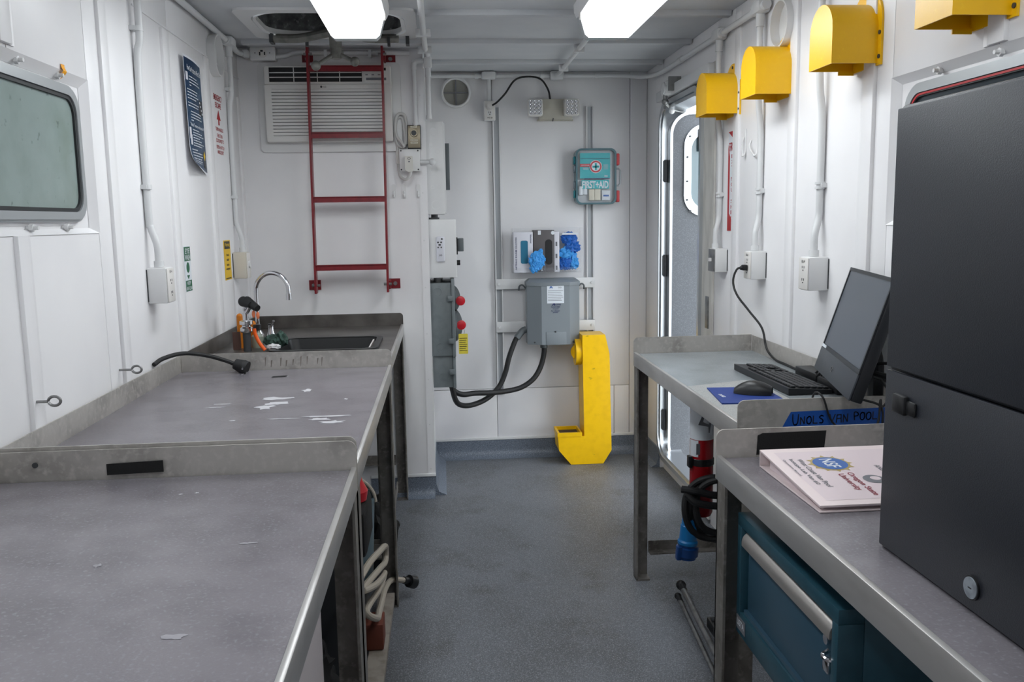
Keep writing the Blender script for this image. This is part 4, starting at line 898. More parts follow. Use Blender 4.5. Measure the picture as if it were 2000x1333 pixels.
for (yy, z0) in ((3.785, 1.31), (3.30, 1.315), (2.76, 1.315)):
    MB().tube([(1.213, yy, 2.17 if yy > 3 else 2.298), (1.213, yy, 1.9), (1.2255, yy, 1.75), (1.2255, yy, 1.5), (1.224, yy, 1.44), (1.208, yy - .012, 1.385), (1.206, yy - .014, z0 + .02), (1.206, yy - .014, z0)], .0115, 12).build('drop_pipe', 'white_pipe', cr2)
    m = MB()
    for zz in (1.535, 1.55): m.cyl((1.2255, yy, zz - .004), (1.2255, yy, zz + .004), .0165, 12)
    m.box(1.221, 1.2395, yy - .02, yy + .02, 1.535, 1.55); m.build('strap', 'white_pipe', cr2)
    MB().cyl((1.206, yy - .014, z0), (1.206, yy - .014, z0 + .02), .016, 12).build('connector', 'white_pipe', cr2)
MB().cyl((1.213, 4.36, 2.222), (1.213, 4.42, 2.222), .016, 12).build('coupling', 'white_pipe', cr2)
# left conduit run
cl = thing('conduit_run', 'white conduit running under the ceiling along the left wall with two drops', 'conduit', (-.95, 3.6, 1.3))
MB().tube([(-.945, 2.2, 2.278), (-.945, 3.3, 2.278), (-.945, 4.2, 2.276), (-.945, 4.36, 2.265), (-.935, 4.42, 2.262), (-.90, 4.45, 2.262)], .0125, 12).build('pipe', 'white_pipe', cl)
for yy in (2.98, 4.22):
    m = MB(); m.box(-.968, -.918, yy - .045, yy + .045, 2.255, 2.297, bev=.012); m.cyl((-.945, yy - .06, 2.276), (-.945, yy + .06, 2.276), .017, 12); m.cyl((-.945, yy, 2.21), (-.945, yy, 2.26), .0165, 12); m.build('tee', 'white_pipe', cl)
m = MB(); m.box(-.93, -.898, 4.42, 4.47, 2.244, 2.284, bev=.010); m.build('elbow', 'white_pipe', cl)
for (yy, z0) in ((2.98, 1.312), (4.22, 1.318)):
    MB().tube([(-.945, yy, 2.24), (-.945, yy, 2.05), (-.957, yy, 1.95), (-.957, yy, 1.5), (-.952, yy, 1.44), (-.936, yy - .003, 1.385), (-.934, yy - .003, z0 + .02), (-.934, yy - .003, z0)], .0115, 12).build('drop_pipe', 'white_pipe', cl)
    for zc in (1.57, 2.06 if yy > 3.5 else 2.07):
        m = MB(); m.cyl((-.957 if zc < 1.9 else -.948, yy, zc - .004), (-.957 if zc < 1.9 else -.948, yy, zc + .012), .0165, 12); m.box(-.9695, -.95, yy - .02, yy + .02, zc - .003, zc + .011); m.build('strap', 'white_pipe', cl)
    MB().cyl((-.934, yy - .003, z0), (-.934, yy - .003, z0 + .02), .016, 12).build('connector', 'white_pipe', cl)
# ================================================================== WALL OUTLET BOXES
def wall_box(side, y0, z0, z1, label, name='outlet_box', cat='outlet box', kind='outlet', body='white_paint', dep=.062, L=.075):
    s = 1 if side < 0 else -1; xw = XL if side < 0 else XR
    def X(d): return xw + s * d
    def B(nm, m, p, d0, d1, ya, yb, za, zb, bev=0.):
        a, b = sorted((X(d0), X(d1))); return bx(nm, m, p, a, b, ya, yb, za, zb, bev=bev)
    t = thing(name, label, cat, (X(dep / 2), y0 + L / 2, z0), 'outlet boxes on the side walls' if kind == 'outlet' else None)
    B('box', body, t, .0005, dep, y0, y0 + L, z0, z1, .004)
    B('gasket_gap', 'dark_grey', t, .0003, .004, y0 - .001, y0 + .004, z0 + .006, z1 - .006)
    cv = B('cover_plate', 'white_plastic' if kind != 'switch' else 'dull_metal', t, dep + .0002, dep + .004, y0 + .002, y0 + L - .002, z0 + .003, z1 - .003, .0015)
    yc = y0 + L / 2
    if kind == 'outlet':
        for zz in (z0 + .035, z0 + .075):
            for dy in (-.007, .007): B('slot', 'print_black', cv, dep + .0035, dep + .0048, yc + dy - .0013, yc + dy + .0013, zz - .004, zz + .004)
            B('ground_slot', 'print_black', cv, dep + .0035, dep + .0048, yc - .003, yc + .003, zz - .012, zz - .008)
    elif kind == 'switch':
        B('toggle', 'white_paint', cv, dep + .0035, dep + .016, yc - .005, yc + .005, z0 + .047, z0 + .062)
    else:
        a, b = sorted((X(dep + .0035), X(dep + .012))); MB().cyl((a, yc, z0 + .065), (b, yc, z0 + .065), .017, 18).build('dial', 'white_paint', cv)
    return t, cv, X
t, cv, X = wall_box(-1, 2.953, 1.192, 1.310, 'white outlet box on the left wall, nearer the window', dep=.064)
txt('R1-4', (X(.0685), 2.99, 1.296), (0, 1, 0), (0, 0, 1), .009, 'print_black', cv)
t, cv, X = wall_box(-1, 4.155, 1.195, 1.318, 'beige dial switch box on the left wall beside the yellow warning sign', 'dial_switch_box', 'switch box', 'dial', 'beige_box', .062, .08)
t, cv, X = wall_box(1, 2.705, 1.206, 1.314, 'white outlet box on the right wall above the monitor', dep=.066)
txt('R3-4', (X(.0705), 2.742, 1.300), (0, -1, 0), (0, 0, 1), .009, 'print_black', cv)
t, cv, X = wall_box(1, 3.245, 1.206, 1.314, 'white outlet box on the right wall with a black plug in it', dep=.060)
txt('R3-2', (X(.0645), 3.282, 1.300), (0, -1, 0), (0, 0, 1), .009, 'print_black', cv)
wall_box(1, 3.700, 1.207, 1.310, 'white light switch box on the right wall next to the doorway', 'light_switch_box', 'switch', 'switch', dep=.056, L=.09)
# pipe collars
def collar(side, y, z, r, label):
    s = 1 if side < 0 else -1; xw = XL if side < 0 else XR
    P = [(r - .006, s * .0005), (r, s * .0005), (r, s * .035), (r - .006, s * .035), (r - .006, s * .002), (.0005, s * .002)]
    o = MB().lathe(P, (xw, y, z), 'x', 36).build('pipe_sleeve', 'white_paint'); tag(o, label, 'pipe sleeve', 'pipe sleeves through the walls'); return o
collar(-1, 4.00, 2.175, .088, 'white round pipe sleeve on the left wall, above the emergency escape lettering')
collar(1, 3.10, 2.118, .082, 'white round pipe sleeve on the right wall, above the second yellow hood')
# ================================================================== YELLOW HOODS
def hood(yc, label):
    t = thing('vent_hood', label, 'vent hood', (XR - .07, yc, 1.865), 'yellow vent hoods')
    w, z0, zt = .075, 1.868, 2.040; n = 12
    def arch(hw, zb, ztop, lift=0):
        P = [(yc + hw, zb)]
        r = hw
        for k in range(n + 1):
            a = math.pi * k / n; P.append((yc + r * math.cos(a), ztop - r + r * math.sin(a)))
        P.append((yc - hw, zb)); return P
    x0, x1 = XR - .140, XR - .007
    # shell: open at the bottom, closed at the front
    ao = arch(w, z0, zt); ai = arch(w - .003, z0, zt - .003)
    m = MB(); k = len(ao)
    Vo = [[m.bm.verts.new((x, p[0], p[1])) for p in ao] for x in (x0, x1)]
    Vi = [[m.bm.verts.new((x, p[0], p[1])) for p in ai] for x in (x0 + .003, x1)]
    for j in range(k - 1):
        m.bm.faces.new((Vo[0][j], Vo[0][j + 1], Vo[1][j + 1], Vo[1][j])); m.bm.faces.new((Vi[0][j], Vi[1][j], Vi[1][j + 1], Vi[0][j + 1]))
    m.bm.faces.new(Vo[0][::-1]); m.bm.faces.new(Vi[0])
    for V, W in ((Vo[0], Vi[0]), ):
        m.bm.faces.new((V[0], W[0], W[-1], V[-1]))
    m.bm.faces.new((Vo[0][0], Vo[1][0], Vi[1][0], Vi[0][0])); m.bm.faces.new((Vo[0][-1], Vi[0][-1], Vi[1][-1], Vo[1][-1]))
    m.build('hood_shell', 'yellow_paint', t)
    fo_ = arch(.092, z0 - .006, 2.078); fi_ = arch(w + .0, z0 - .006, zt)
    MB().prism(fo_, 'x', XR - .0072, XR - .0005).build('flange', 'yellow_paint', t)
    bx('bottom_tab', 'yellow_paint', t, XR - .055, XR - .008, yc + w - .012, yc + w - .008, z0 - .012, z0 - .0005)
    for (dy, zz) in ((0, 2.062), (-.084, 1.95), (.084, 1.95), (-.084, 1.885)): MB().cyl((XR - .010, yc + dy, zz), (XR - .0066, yc + dy, zz), .006, 10).build('screw', 'dark_grey', t)
    return t
h0 = hood(2.505, 'yellow metal vent hood, third from the doorway, left of the black cabinet top')
copy_tree(h0, (0, 3.10 - 2.505, 0), 'yellow metal vent hood, second from the doorway')
copy_tree(h0, (0, 3.66 - 2.505, 0), 'yellow metal vent hood nearest the doorway')
copy_tree(h0, (0, 1.925 - 2.505, 0), 'yellow metal vent hood above the black cabinet, cut by the picture edge')
# ================================================================== YELLOW FLOOR DUCT
yd = thing('air_duct', 'yellow J-shaped metal duct standing against the back wall', 'duct', (.85, 5.02, .0))
Q0, Q1 = 4.965, 5.135
m = MB()
P = [(.728, .0015), (.925, .0015), (.975, .085), (.962, .66), (.948, .772), (.803, .778), (.803, .70), (.812, .165), (.765, .165), (.660, .165), (.660, .10)]
m.prism([(.735, .0015), (.928, .0015), (.978, .082), (.966, .66), (.940, .775), (.806, .775), (.806, .70), (.815, .172), (.658, .172), (.664, .088)], 'y', Q0, Q1)
m.build('duct_body', 'yellow_scuffed', yd)
MB().ring([(.655, Q0 - .004), (.800, Q0 - .004), (.800, Q1 + .004), (.655, Q1 + .004)], [(.668, Q0 + .009), (.790, Q0 + .009), (.790, Q1 - .009), (.668, Q1 - .009)], 'z', .1722, .196).build('mouth_rim', 'yellow_scuffed', yd)
bx('mouth_shade', 'brown_ply_and_shade', yd, .669, .789, Q0 + .01, Q1 - .01, .1722, .176)  # brown sheet paints the shaded hollow; the duct body is solid
m = MB(); m.cyl((.805, 5.05, .665), (.772, 5.05, .665), .078, 28); m.cyl((.80, 5.05, .665), (.80, 5.065, .665), .05); m.build('round_inlet', 'yellow_scuffed', yd)
# ================================================================== SIGNS
def plate(side, y0, y1, z0, z1, m, parent, d0=.0008, d1=.002, name='plate'):
    xw = XL if side < 0 else XR; s = 1 if side < 0 else -1
    a, b = sorted((xw + s * d0, xw + s * d1)); return bx(name, m, parent, a, b, y0, y1, z0, z1)
# eye wash
es_ = thing('eye_wash_sign', 'green and white eye wash sticker on the left wall', 'sign', (XL, 3.425, 1.195))
plate(-1, 3.385, 3.468, 1.195, 1.368, 'print_white', es_, name='backing')
plate(-1, 3.387, 3.466, 1.312, 1.366, 'sign_green', es_, .0018, .0026, 'band'); plate(-1, 3.387, 3.466, 1.197, 1.238, 'sign_green', es_, .0018, .0026, 'band')
R_L, UZ = (0, 1, 0), (0, 0, 1)
txt('EYE', (XL + .0027, 3.4265, 1.350), R_L, UZ, .020, 'print_white', es_, w=.055); txt('WASH', (XL + .0027, 3.4265, 1.326), R_L, UZ, .020, 'print_white', es_, w=.07)
txt('KEEP', (XL + .0027, 3.4265, 1.228), R_L, UZ, .012, 'print_white', es_, w=.045); txt('AREA CLEAR', (XL + .0027, 3.4265, 1.208), R_L, UZ, .013, 'print_white', es_, w=.074)
MB().prism(ell(3.4265, 1.287, .020, .020), 'x', XL + .0018, XL + .0026).build('drop_symbol', 'sign_green', es_)
MB().prism([(3.408, 1.258), (3.445, 1.258), (3.4265, 1.242)], 'x', XL + .0018, XL + .0026).build('arrow', 'sign_green', es_)
# yellow warning
ws = thing('warning_sign', 'yellow warning sticker with black heading on the left wall', 'sign', (XL, 4.06, 1.2))
plate(-1, 4.0, 4.118, 1.198, 1.377, 'sign_yellow', ws, name='backing'); plate(-1, 4.01, 4.108, 1.338, 1.372, 'print_black', ws, .0018, .0026, 'heading')
txt('Warning', (XL + .0027, 4.059, 1.355), R_L, UZ, .022, 'sign_yellow', ws, w=.085)
for k, s_ in enumerate(('Fresh', 'water', 'before', 'emergency')): txt(s_, (XL + .0022, 4.059, 1.311 - k * .022), R_L, UZ, .012, 'print_black', ws, w=.045 + .03 * (k == 3))
plate(-1, 4.01, 4.105, 1.203, 1.207, 'print_black', ws, .0018, .0026, 'text_line')
# emergency escape lettering
ee = thing('escape_notice', 'red emergency escape lettering with up arrow on the left wall', 'sign', (XL, 4.02, 1.77))
for s_, z, h, w in (('EMERGENCY', 2.003, .026, .145), ('ESCAPE', 1.970, .024, .10), ('TURN HANDLE', 1.866, .016, .135), ('THEN TURN', 1.838, .016, .095), ('CLOCKWISE TO', 1.816, .016, .135), ('OPEN HATCH', 1.788, .016, .135), ('AND EXIT', 1.766, .016, .11)):
    txt(s_, (XL + .0006, 4.055, z), R_L, UZ, h, 'red_print', ee, w=w)
MB().prism([(4.055, 1.950), (4.022, 1.908), (4.045, 1.908), (4.045, 1.885), (4.065, 1.885), (4.065, 1.908), (4.088, 1.908)], 'x', XL + .0004, XL + .0012).build('arrow', 'red_print', ee)
# fire extinguisher sign
fs = thing('extinguisher_sign', 'tall red and white fire extinguisher sticker on the right wall', 'sign', (XR, 3.67, 1.385))
plate(1, 3.632, 3.712, 1.385, 1.805, 'print_white', fs, name='backing')
MB().prism([(3.711, 1.75), (3.711, 1.386), (3.633, 1.386), (3.633, 1.41), (3.690, 1.46), (3.690, 1.70)], 'x', XR - .0018, XR - .0026).build('red_band', 'red_print', fs)
MB().prism([(3.633, 1.804), (3.711, 1.804), (3.633, 1.765)], 'x', XR - .0018, XR - .0026).build('red_triangle', 'red_print', fs)
txt('FIRE', (XR - .0027, 3.668, 1.740), (0, -1, 0), UZ, .035, 'red_print', fs, w=.06)
for k, ch in enumerate('EXTINGUISHER'): txt(ch, (XR - .0027, 3.655, 1.700 - k * .0235), (0, -1, 0), UZ, .016, 'red_print', fs, w=.026 if ch != 'I' else .006)
# wire hooks
for k, (ya, za, yb, zb) in enumerate(((3.520, 1.766, 3.497, 1.690), (3.436, 1.746, 3.364, 1.682))):
    o = MB().tube([(XR - .003, yb + .004, za + .03), (XR - .004, yb, zb + .02), (XR - .014, yb, zb), (XR - .012, ya - .01, za - .03), (XR - .003, ya, za)], .0032, 8).sph((XR - .014, yb, zb), .006).build('coat_hook', 'white_paint')
    tag(o, 'white wire coat hook on the right wall, %s the fire sign' % ('closer to' if k == 0 else 'further from'), 'hook', 'wire hooks below the yellow hoods')
# poster
po = thing('poster', 'dark blue printed poster with white text on the left wall, curling at the bottom', 'poster', (XL, 3.65, 1.65))
PY0, PY1, PZ0, PZ1 = 3.485, 3.765, 1.652, 2.092
def psurf(a, b, lift=0.0):
    # a across (near to far), b up
    off = .006 + .016 * math.sin(math.pi * min(1, a * 1.1)) * (.3 + .7 * b) * .4 + .03 * max(0, (.25 - b) / .25) ** 2 * (1 - a) ** 1.5 + .012 * (1 - a)
    return Vector((XL + off + lift, PY0 + a * (PY1 - PY0) + .02 * (1 - b), PZ0 + b * (PZ1 - PZ0) + .022 * max(0, (.12 - b) / .12) * (1 - a)))
MB().quadgrid(lambda a, b: psurf(a, b), 12, 24).build('sheet', 'poster_paper', po, angle=80)
MB().quadgrid(lambda a, b: psurf(.02 + a * .96, .02 + b * .96, .0006), 12, 24).build('print', 'poster_blue', po, angle=80)
def pstrip(m, a0, a1, b0, b1, lift=.0014):
    P = [[m.bm.verts.new(psurf(a0 + (a1 - a0) * i / 5, b, lift)) for b in (b0, b1)] for i in range(6)]
    for i in range(5): m.bm.faces.new((P[i][0], P[i + 1][0], P[i + 1][1], P[i][1]))
def ptext(s_, a, b, h, w, m, nm='heading'):
    p = psurf(a, b, .0018); r = psurf(a + .05, b, .0018) - psurf(a - .05, b, .0018); u = psurf(a, min(1, b + .05), .0018) - psurf(a, b - .05, .0018)
    txt(s_, p, r, u, h, m, po, nm, w=w)
m = MB(); rnd = random.Random(4)
rows = [(.83, .2, .62), (.805, .2, .72), (.78, .2, .82), (.755, .2, .3), (.715, .08, .62), (.69, .08, .6), (.665, .08, .68), (.64, .08, .5), (.60, .08, .66), (.575, .08, .6), (.53, .18, .8), (.505, .18, .76), (.48, .18, .82), (.455, .18, .3), (.375, .22, .6), (.352, .22, .75), (.33, .22, .85), (.307, .22, .6), (.285, .22, .72), (.262, .22, .86), (.24, .22, .7), (.20, .1, .4), (.175, .1, .7), (.15, .1, .72), (.125, .1, .6), (.10, .1, .66), (.078, .1, .55)]
for (b, a0, a1) in rows:
    a = a0
    while a < a1:
        w = .03 + .06 * rnd.random(); pstrip(m, a, min(a1, a + w), b - .0035, b + .0045); a += w + .015
m.build('text_lines', 'print_white', po, recalc=False)['kind'] = 'stuff'
ptext('How Our Practices Affect Others', .5, .895, .020, .25, 'print_white'); ptext('Think of Tomorrow when in the Van', .5, .415, .013, .25, 'print_white')
for a in ((.05, .15, .79, .86), (.05, .14, .29, .39), (.08, .17, .24, .33)):
    m = MB(); pstrip(m, *a); m.build('picture', 'carton_white', po, recalc=False)
for a in ((.70, .95, .53, .67), (.74, .93, .055, .13)):
    m = MB(); pstrip(m, *a); m.build('photo', 'black_enclosure', po, recalc=False)
m = MB()
for k in range(4): pstrip(m, .72 + k * .05, .78 + k * .05, .635 - k * .03, .652 - k * .03, .002)
m.build('photo_marks', 'print_white', po, recalc=False)
m = MB(); v = [m.bm.verts.new(psurf(a, b, .0022)) for a, b in ((.75, .17), (.83, .215), (.91, .17), (.83, .125))]; m.bm.faces.new(v); m.build('warning_diamond', 'sign_yellow', po, recalc=False)
# orange tape at the window
o = MB().quadgrid(lambda a, b: (XL + .006 - .014 * max(0, .5 - b) * 2 + .004 * math.sin(b * 5), 2.408 + a * .022 + .006 * b, 1.832 + b * .036), 2, 8)
ob2 = o.build('orange_tape', 'tape_orange', None); tag(ob2, 'short piece of orange tape on the left window trim', 'tape')
# eye bolts
for yy, zz, s_ in ((2.092, 1.042, 'nearer the camera'), (2.652, 1.022, 'further from the camera')):
    m = MB(); xx = XL + .014
    m.cyl((xx - .014, yy, zz), (xx + .022, yy, zz), .0035, 8)
    P = [(xx + .036 - .014 * math.cos(2 * math.pi * k / 20), yy + .004, zz + .011 * math.sin(2 * math.pi * k / 20)) for k in range(20)]
    m.tube(P, .0035, 8, raw=True)
    tag(m.build('eye_bolt', 'dull_metal'), 'steel eye bolt in the left wall batten, %s' % s_, 'eye bolt', 'eye bolts on the left wall')
# ================================================================== RIGHT BENCH THINGS
def placed(loc, rz): return Matrix.Translation(loc) @ Matrix.Rotation(math.radians(rz), 4, 'Z')
# keyboard: local x along its length (0.44), y depth
kb = thing('keyboard', 'black computer keyboard on the right bench', 'keyboard', (1.075, 2.68, ZT))
KX = placed((1.078, 2.685, ZT), 91.5)
def kpart(m, name, mt, par=None): return m.build(name, mt, par or kb, xf=KX)
m = MB(); m.prism([(-.068, .002), (.068, .002), (.068, .022), (-.068, .013)], 'x', -.225, .225); kpart(m, 'case', 'key_black')
keys = {}
def key(u, v, w):
    if w not in keys:
        mm = MB(); mm.box(-w / 2, w / 2, -.0078, .0078, 0, .006, bev=.0016, seg=1); mb = mm.bm
        bmesh.ops.recalc_face_normals(mb, faces=mb.faces); me = bpy.data.meshes.new('key'); mb.to_mesh(me); mb.free(); me.materials.append(MATS['key_black']); keys[w] = me
    o = bpy.data.objects.new('key', keys[w]); COL.objects.link(o); o.parent = kb
    tilt = math.atan2(.009, .136); z = .013 + (v + .068) * .009 / .136
    o.matrix_parent_inverse = WM[kb.name].inverted() @ KX @ Matrix.Translation((u, v, z)) @ Matrix.Rotation(tilt, 4, 'X')
p_ = .0185
for r in range(6):
    v = -.055 + r * .0195 + (.006 if r == 5 else 0)
    if r == 0:
        x = -.215
        for w in (.022, .022, .022, .108, .022, .022, .022, .022): key(x + w / 2, v, w - .002); x += w + .0015
    else:
        w0 = {1: .040, 2: .032, 3: .027, 4: .018, 5: .0165}[r]; x = -.215; key(x + w0 / 2, v, w0 - .002); x += w0
        for k in range({1: 10, 2: 11, 3: 12, 4: 12, 5: 12}[r]): key(x + p_ / 2, v, .0165); x += p_
        if x < .060: key((x + .062) / 2, v, round(.062 - x - .002, 4))
    for k in range(3):
        if (r == 1 and k != 1) or r == 2: continue
        key(.082 + k * p_, v, .0165)
    if r < 5:
        for k in range(4): key(.146 + k * p_, v, .0165)
# mouse pad and mouse
mp_ = thing('mouse_pad', 'dark blue mouse pad on the right bench', 'mouse pad', (.88, 2.49, ZT))
m = MB(); m.prism([(.785, 2.37), (.975, 2.36), (.985, 2.585), (.812, 2.60)], 'z', ZT + .0003, ZT + .004); m.build('pad', 'mousepad', mp_)
txt('noaa', (.818, 2.47, ZT + .0042), (.05, -1, 0), (1, 0, 0), .011, 'print_white', mp_)
cf = MB().prism([(.762, 2.16), (1.0, 2.16), (1.005, 2.70), (.97, 2.72), (.80, 2.66), (.765, 2.65)], 'z', ZT + .0001, ZT + .0003).build('bench_film', 'film_grey', R2)
mo = thing('computer_mouse', 'black computer mouse on the blue mouse pad', 'mouse', (.92, 2.49, ZT))
XM = placed((.918, 2.485, ZT + .0042), 62)
m = MB()
def ms(a, b):
    u = -.055 + .11 * a; w = .031 * math.sin(math.pi * (.12 + .76 * a)) ** .6; th = math.pi * b
    return Vector((w * math.cos(th) * -1, u, .0005 + (.036 * math.sin(math.pi * (.10 + .72 * (1 - a) ** .9)) + .004) * max(0, math.sin(th)) ** .8))
m.quadgrid(ms, 14, 12); m.build('shell', 'black_plastic', mo, angle=60, xf=XM)
m = MB(); m.cyl((-.004, .032, .022), (.004, .032, .022), .009, 12); m.build('wheel', 'dark_grey', mo, xf=XM)
# monitor
mn = thing('monitor', 'black flat computer monitor tilted back on the right bench', 'monitor', (1.12, 2.3, ZT))
BL = Vector((1.120, 2.515, .990)); BR = Vector((1.000, 2.040, .990)); TLc = Vector((1.212, 2.493, 1.293))
ex = (BR - BL).normalized(); ez = (TLc - BL); ez = (ez - ex * ez.dot(ex)).normalized(); ey_ = ez.cross(ex)   # ey_ points to the back
if ey_.x < 0: ey_ = -ey_
W_, H_ = (BR - BL).length, (TLc - BL).length
MM = Matrix.Identity(4)
for i in range(3): MM[i][0], MM[i][1], MM[i][2], MM[i][3] = ex[i], ey_[i], ez[i], BL[i]
def mpart(m, name, mt, par=None):
    o = m.build(name, mt, par or mn, xf=MM, recalc=True); return o
mpart(MB().box(0, W_, .001, .030, 0, H_, bev=.004), 'housing', 'monitor_black')
mpart(MB().box(.001, W_ - .001, -.004, .0008, .0, .068, bev=.001), 'chin', 'monitor_chin')
mpart(MB().ring([(0, .068), (W_, .068), (W_, H_), (0, H_)], [(.009, .080), (W_ - .009, .080), (W_ - .009, H_ - .010), (.009, H_ - .010)], 'y', -.003, .001), 'bezel', 'monitor_black')
mpart(MB().box(.009, W_ - .009, -.0008, .0008, .080, H_ - .010), 'screen', 'screen')
mpart(MB().box(.012, .065, -.0055, -.0035, .071, .079), 'sticker', 'print_white')
mpart(MB().ring(ell(W_ * .45, .034, .009, .009), ell(W_ * .45, .034, .007, .007), 'y', -.0055, -.0035), 'logo', 'dull_metal')
m = MB(); m.tube([tuple((BL + BR) / 2 + ey_ * .03 + ez * .17), (1.165, 2.24, 1.06), (1.17, 2.24, .95)], .02, 10); m.build('stand_neck', 'monitor_black', mn)
MB().prism(rr(1.08, 1.215, 2.15, 2.36, .03), 'z', ZT + .0005, ZT + .012).build('stand_foot', 'monitor_black', mn)
# power adapter & cords
pa = thing('power_adapter', 'black power adapter brick with bundled cord behind the keyboard', 'power adapter', (1.19, 2.65, ZT))
m = MB(); m.box(1.160, 1.218, 2.60, 2.76, ZT + .0005, ZT + .036, bev=.004); m.build('brick', 'black_plastic', pa)
MB().box(1.155, 1.215, 2.44, 2.58, ZT + .0005, ZT + .034, bev=.005).build('second_brick', 'black_plastic', pa)
m = MB()
for k in range(4): m.tube([(1.165, 2.62 - k * .02, ZT + .03), (1.175, 2.60 - k * .022, ZT + .05), (1.20, 2.585 - k * .02, ZT + .052), (1.215, 2.56 - k * .02, ZT + .04)], .0035, 8)
m.build('cord_bundle', 'black_rubber', pa)
oc2 = thing('mains_lead', 'black cord running from the right wall outlet down to the power adapter', 'power cord', (1.18, 3.1, ZT))
MB().tube([(1.165, 3.285, 1.250), (1.14, 3.29, 1.245), (1.125, 3.29, 1.20), (1.13, 3.26, 1.15), (1.165, 3.22, 1.09), (1.198, 3.17, 1.03), (1.203, 3.14, .97), (1.204, 3.11, .945), (1.207, 3.05, .926), (1.21, 2.97, .923), (1.207, 2.88, .923), (1.20, 2.80, .926), (1.195, 2.755, .935)], .0042, 9).build('cable', 'black_rubber', oc2)
m = MB(); m.cyl((1.176, 3.282, 1.250), (1.150, 3.285, 1.249), .011, 12, .007); m.box(1.156, 1.1755, 3.268, 3.296, 1.240, 1.262, bev=.004); m.build('plug', 'black_plastic', oc2)
mc = thing('cable_tangle', 'thin black cables hanging behind the monitor and over the bench end', 'cables', (1.15, 2.2, ZT))
MB().tube([(1.11, 2.10, 1.03), (1.13, 2.09, .99), (1.10, 2.07, .965), (1.09, 2.06, .985), (1.085, 2.055, .94), (1.075, 2.05, .905), (1.085, 2.05, .90), (1.095, 2.055, .93), (1.09, 2.06, .97), (1.05, 2.075, .985)], .003, 8).build('cable', 'black_rubber', mc)
MB().tube([(1.00, 2.33, ZT + .003), (1.01, 2.25, ZT + .004), (.97, 2.20, ZT + .006), (.955, 2.145, .99), (.965, 2.115, .985), (.985, 2.113, .93), (1.01, 2.11, .90)], .0026, 8).build('cable', 'black_rubber', mc)
m = MB(); m.tube([(1.13, 2.17, 1.03), (1.16, 2.14, 1.02), (1.20, 2.15, 1.0)], .011, 10); m.build('ferrite_plug', 'black_plastic', mc)
MB().tube([(1.12, 2.2, 1.05), (1.16, 2.16, 1.06), (1.21, 2.15, 1.04), (1.222, 2.16, .98), (1.20, 2.18, ZT + .005)], .004, 8).build('cable', 'black_rubber', mc)
# blue tape with writing on the end splash of the computer bench
tb = thing('blue_tape', 'blue tape lettered UNOLS VAN POOL on the computer bench end', 'tape', (1.0, 2.12, .905))
TBY = 2.1232
MB().prism([(.862, .906), (1.16, .908), (1.16, .952), (.885, .948), (.872, .925)], 'y', TBY - .0006, TBY - .0001).build('strip', 'tape_blue', tb)
# hand lettering as pen strokes
STROKES = {'U': [[(0, 1), (.02, .4), (.2, .02), (.5, .0), (.75, .25), (.85, 1)]], 'N': [[(0, 0), (.05, .9), (.7, .1), (.75, 1)]], 'O': [[(.45, 1), (.05, .7), (.1, .15), (.5, 0), (.85, .35), (.75, .85), (.4, 1)]], 'L': [[(.1, 1), (.05, .05), (.8, .05)]], 'S': [[(.8, .9), (.4, 1), (.1, .75), (.7, .4), (.6, .05), (.1, .05)]], 'V': [[(0, 1), (.35, 0), (.9, 1)]], 'A': [[(.0, 0), (.1, .9), (.75, .95), (.8, 0)], [(.1, .45), (.8, .5)]], 'P': [[(.15, 0), (.1, 1), (.7, .95), (.75, .6), (.15, .5)]]}
m = MB()
def pen(ch, x, z, w, h):
    for st in STROKES[ch]:
        P = spline([(x + p[0] * w, TBY - .0010, z + p[1] * h) for p in st], 5) if ch in 'UOSP' else [Vector((x + p[0] * w, TBY - .0010, z + p[1] * h)) for p in st]
        for a, b in zip(P, P[1:]):
            d = (b - a); L_ = d.length
            if L_ < 1e-6: continue
            nrm = Vector((-d.z, 0, d.x)) / L_ * .0015; e = d / L_ * .0008
            q = [m.bm.verts.new(a - e - nrm), m.bm.verts.new(b + e - nrm), m.bm.verts.new(b + e + nrm), m.bm.verts.new(a - e + nrm)]; m.bm.faces.new(q)
x = .890
for k, ch in enumerate('UNOLS'): pen(ch, x, .914 + k * .0005, .0145 if k else .018, .020 if k else .027); x += .0205 if k == 0 else .0165
x += .012
for ch in 'VAN': pen(ch, x, .916, .016, .022); x += .018
x += .010
for ch in 'POOL': pen(ch, x, .921, .015, .020); x += .0168
m.build('handwriting', 'print_black', tb, recalc=False)
bt_ = MB().prism([(.687, .922), (.842, .927), (.846, .972), (.700, .971), (.689, .966)], 'y', 1.8309, 1.8315)
bk = bt_.build('black_tape', 'black_matte'); tag(bk, 'black tape patch on the end splash of the nearest right bench', 'tape')
# ---- binder
bi = thing('ring_binder', 'white ring binder lying on the nearest right bench beside the cabinet', 'binder', (.81, 1.6, ZT))
bx0, bx1, by0, by1 = .664, .948, 1.452, 1.752
m = MB(); m.box(bx0, bx1, by0, by1, ZT + .0005, ZT + .004, bev=.001); m.build('back_cover', 'binder_white', bi)
m = MB(); m.box(bx0, bx1, by1 - .004, by1, ZT + .004, ZT + .034, bev=.001); m.build('spine', 'binder_white', bi)
def cz(y): return ZT + .011 + (y - by0) / (by1 - by0) * .023
m = MB(); m.prism([(by0, cz(by0)), (by1, cz(by1)), (by1, cz(by1) + .0035), (by0, cz(by0) + .0035)], 'x', bx0, bx1); m.build('front_cover', 'binder_white', bi)
m = MB(); m.prism([(by0 + .012, ZT + .0045), (by1 - .03, ZT + .0045), (by1 - .03, cz(by1 - .03) - .002), (by0 + .012, cz(by0) - .002)], 'x', bx0 + .012, bx1 - .01); m.build('paper_stack', 'binder_paper', bi)
